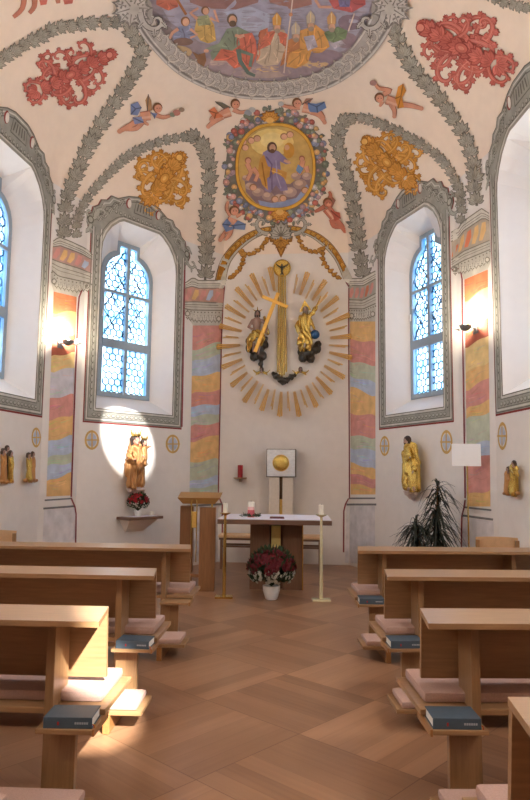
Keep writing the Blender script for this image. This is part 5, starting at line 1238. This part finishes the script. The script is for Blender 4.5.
# old man with the globe
t = wthing('god_father_statue', 'gilded robed old man with triangular halo and blue globe on a dark cloud', 'statue', W, 306, 345, .12)
blob('robe', t, [('c', P(305, 318, .2), P(305, 330, .2), 4.8*k, 5*k), ('c', P(304, 333, .22), P(300, 343, .3), 4*k, 3.6*k), ('c', P(307, 333, .22), P(309, 343, .3), 4*k, 3.6*k), ('c', P(300, 343, .3), P(302, 350, .22), 3*k, 2.4*k), ('c', P(309, 343, .3), P(308, 350, .22), 3*k, 2.4*k), ('c', P(301, 318, .2), P(297, 326, .24), 2.6*k, 2*k), ('c', P(297, 326, .24), P(299, 333, .3), 2.2*k, 1.6*k), ('c', P(309.5, 317, .2), P(314, 311, .22), 2.2*k, 2*k), ('c', P(314, 311, .22), P(316, 307, .22), 2.4*k, 1.6*k), ('c', P(311, 320, .18), P(314, 329, .22), 2.2*k, 1.8*k)], GOLD, .011, .012, 24, label='golden robe')
faced(t, P, 305.5, 309.5, 2.9*k, SKIND, mat('grey beard', (120, 108, 98), .7), .23, beard=True)
hp = []; hand(hp, P(299, 333, .31), (.2, -.5, 0), 3*k); hand(hp, P(316.5, 306, .22), (.3, -.1, .8), 3*k); hand(hp, P(313.5, 329.5, .27), (.2, -.3, -.4), 2.8*k); blob('hands', t, hp, SKIND, .006, sm_=1)
mb = MB(); o_ = t.matrix_world.translation; tri_ = [(299.5, 312), (304.5, 299.5), (311.5, 310)]
mb.add([P(x, y, .16)-o_ for x, y in tri_]+[P(x, y, .19)-o_ for x, y in tri_], [(0, 1, 2), (5, 4, 3), (0, 3, 4, 1), (1, 4, 5, 2), (2, 5, 3, 0)], GOLD); mb.build('triangular_halo', t)
mb = MB(); mb.ball(P(315, 334.5, .26)-o_, 4.6*k, BLUEORB, 24, 16); mb.build('blue_globe', t, True, 'blue glazed globe'); mb = MB(); mb.tube([P(316, 307, .24)-o_, P(321, 296, .26)-o_], [.012, .008], GOLD, 6); mb.build('sceptre', t)
blob('dark_cloud', t, [('b', P(302, 352, .14), 4.5*k), ('b', P(309, 353, .15), 6*k), ('b', P(316, 349, .14), 5*k), ('b', P(318, 344, .12), 3.5*k), ('b', P(303, 358, .14), 4.5*k), ('b', P(311, 358.5, .13), 4.5*k), ('b', P(300, 348, .12), 2.6*k)], DARKCLOUD, .014, .006, 30, label='blackened cloud')
# small cloud and two winged heads
t = wthing('dark_cloud', 'small blackened cloud at the foot of the gilded rods', 'cloud', W, 283, 380, .06)
blob('cloud_mass', t, [('b', P(276, 376, .1), 3.4*k), ('b', P(281, 380, .12), 3.8*k), ('b', P(286, 380.5, .12), 3.4*k), ('b', P(291, 377, .1), 3.2*k), ('b', P(295, 375, .08), 2*k), ('b', P(273, 373.5, .08), 2*k), ('b', P(283, 383, .1), 2.4*k)], DARKCLOUD, .012, .006, 34)
for x, lb in ((261.5, 'left'), (300.5, 'right')):
    t = wthing('winged_cherub_head', 'small winged cherub head with gilded wings, %s of the dark cloud' % lb, 'cherub', W, x, 370, .08, 'winged heads below the figures')
    faced(t, P, x, 369, 2.0*k, SKIND, HAIR, .12)
    for s in (-1, 1):
        blob('wing', t, [('c', P(x+s*1.5, 372, .1), P(x+s*5, 373, .1), 1.2*k, .9*k), ('c', P(x+s*5, 373, .1), P(x+s*8.5, 370, .1), .9*k, .35*k), ('c', P(x+s*3, 373.5, .1), P(x+s*6, 375, .1), .8*k, .4*k)], GOLD, .006, .003, 60)

for o in list(bpy.data.objects):
    if '_h' in o: del o['_h']
# ------------------------------------------------------------------ wall lamps
def wall_lamp(W, x, y, label, s):
    u, z = W.hit(x, y, .12); t = thing('wall_lamp', label, 'lamp', W.p(u, z, 0), W.rz, 'lit wall lamps on the painted pilasters')
    part('back_plate', t, [((-.05, -.02, -.06), (.05, 0, .05), GREYMETAL)])
    mb = MB(); mb.tube([(0, -.02, 0), (0, -.07, .005), (0, -.12, 0)], .012, GREYMETAL, 8); mb.build('arm', t, True)
    mb = MB(); mb.lathe([(.02, -.035), (.05, -.02), (.075, .015), (.08, .03), (.072, .03), (.045, -.01), (.0, -.02)], GREYMETAL, c=(0, -.14, 0), n=24); bowl = mb.build('bowl', t, True)
    mb = MB(); mb.ball((0, -.14, .02), (.035, .035, .03), BULB, 14, 10); mb.build('bulb', bowl, True, 'glowing bulb')
    mb = MB(); M = Matrix.Translation((s*.13, -.17, .03)) @ Matrix.Rotation(.6*s, 4, 'Z') @ Matrix.Rotation(-.5, 4, 'X'); mb.box((-.035, -.05, -.03), (.035, .04, .03), SILVER, M, .006); mb.tube([(0, -.12, 0), (s*.13, -.16, .03)], .006, GREYMETAL, 6); mb.build('spot_head', t, label='small silver spotlight head')
    p = W.p(u, z+.07, .14); return p
LAMPL = wall_lamp(WPL, 67, 343, 'lit lamp on the marbled pilaster left of the left window', 1)
LAMPR = wall_lamp(WPR, 467, 328, 'lit lamp on the marbled pilaster right of the right window', -1)
# ------------------------------------------------------------------ light
sc = bpy.context.scene
w = bpy.data.worlds.new('sky'); sc.world = w; w.use_nodes = True
bg = w.node_tree.nodes['Background']; bg.inputs[0].default_value = (.74, .87, 1.0, 1); bg.inputs[1].default_value = 8.0
def light(kind, name, loc, energy, col, target=None, **kw):
    ld = bpy.data.lights.new(name, kind); ld.energy = energy; ld.color = col
    for k, v in kw.items(): setattr(ld, k, v)
    o = bpy.data.objects.new(name, ld); C.objects.link(o); o.location = loc
    if target is not None: o.rotation_euler = (Vector(target)-Vector(loc)).to_track_quat('-Z', 'Y').to_euler()
    return o
light('POINT', 'lamp_light_left', LAMPL, 26, (1, .86, .66), shadow_soft_size=.04)
light('POINT', 'lamp_light_right', LAMPR, 26, (1, .86, .66), shadow_soft_size=.04)
light('SPOT', 'statue_spotlight', (-.6, 5.6, 4.9), 1500, (1, .98, .95), WDL.p(*WDL.hit(127, 439)), spot_size=.18, spot_blend=.3, shadow_soft_size=.04)
light('SPOT', 'sun_beam', (1.9, -1.2, 4.3), 6500, (1, .97, .90), (-.78, 3.55, .50), spot_size=.10, spot_blend=.25, shadow_soft_size=.06)
for W_, Y_, e_ in ((WSL, 5.7, 28), (WSR, 5.2, 24), (WSL, 1.6, 60), (WSR, 1.6, 60)):  # unseen fill lights without fittings, added to brighten the interior
    q_ = W_.A+W_.d*((Y_-W_.A.y)/W_.d.y)+W_.n*.25
    light('POINT', 'added_fill_light', (q_.x, q_.y, 3.55), e_, (1, .93, .84), shadow_soft_size=.08)
try:
    sc.view_settings.view_transform = 'Standard'; sc.view_settings.look = 'None'
    sc.view_settings.gamma = 1; sc.view_settings.use_curve_mapping = False
except Exception: pass
sc.view_settings.exposure = 1.12
sc.cycles.max_bounces = 8; sc.cycles.diffuse_bounces = 5; sc.cycles.use_denoising = True
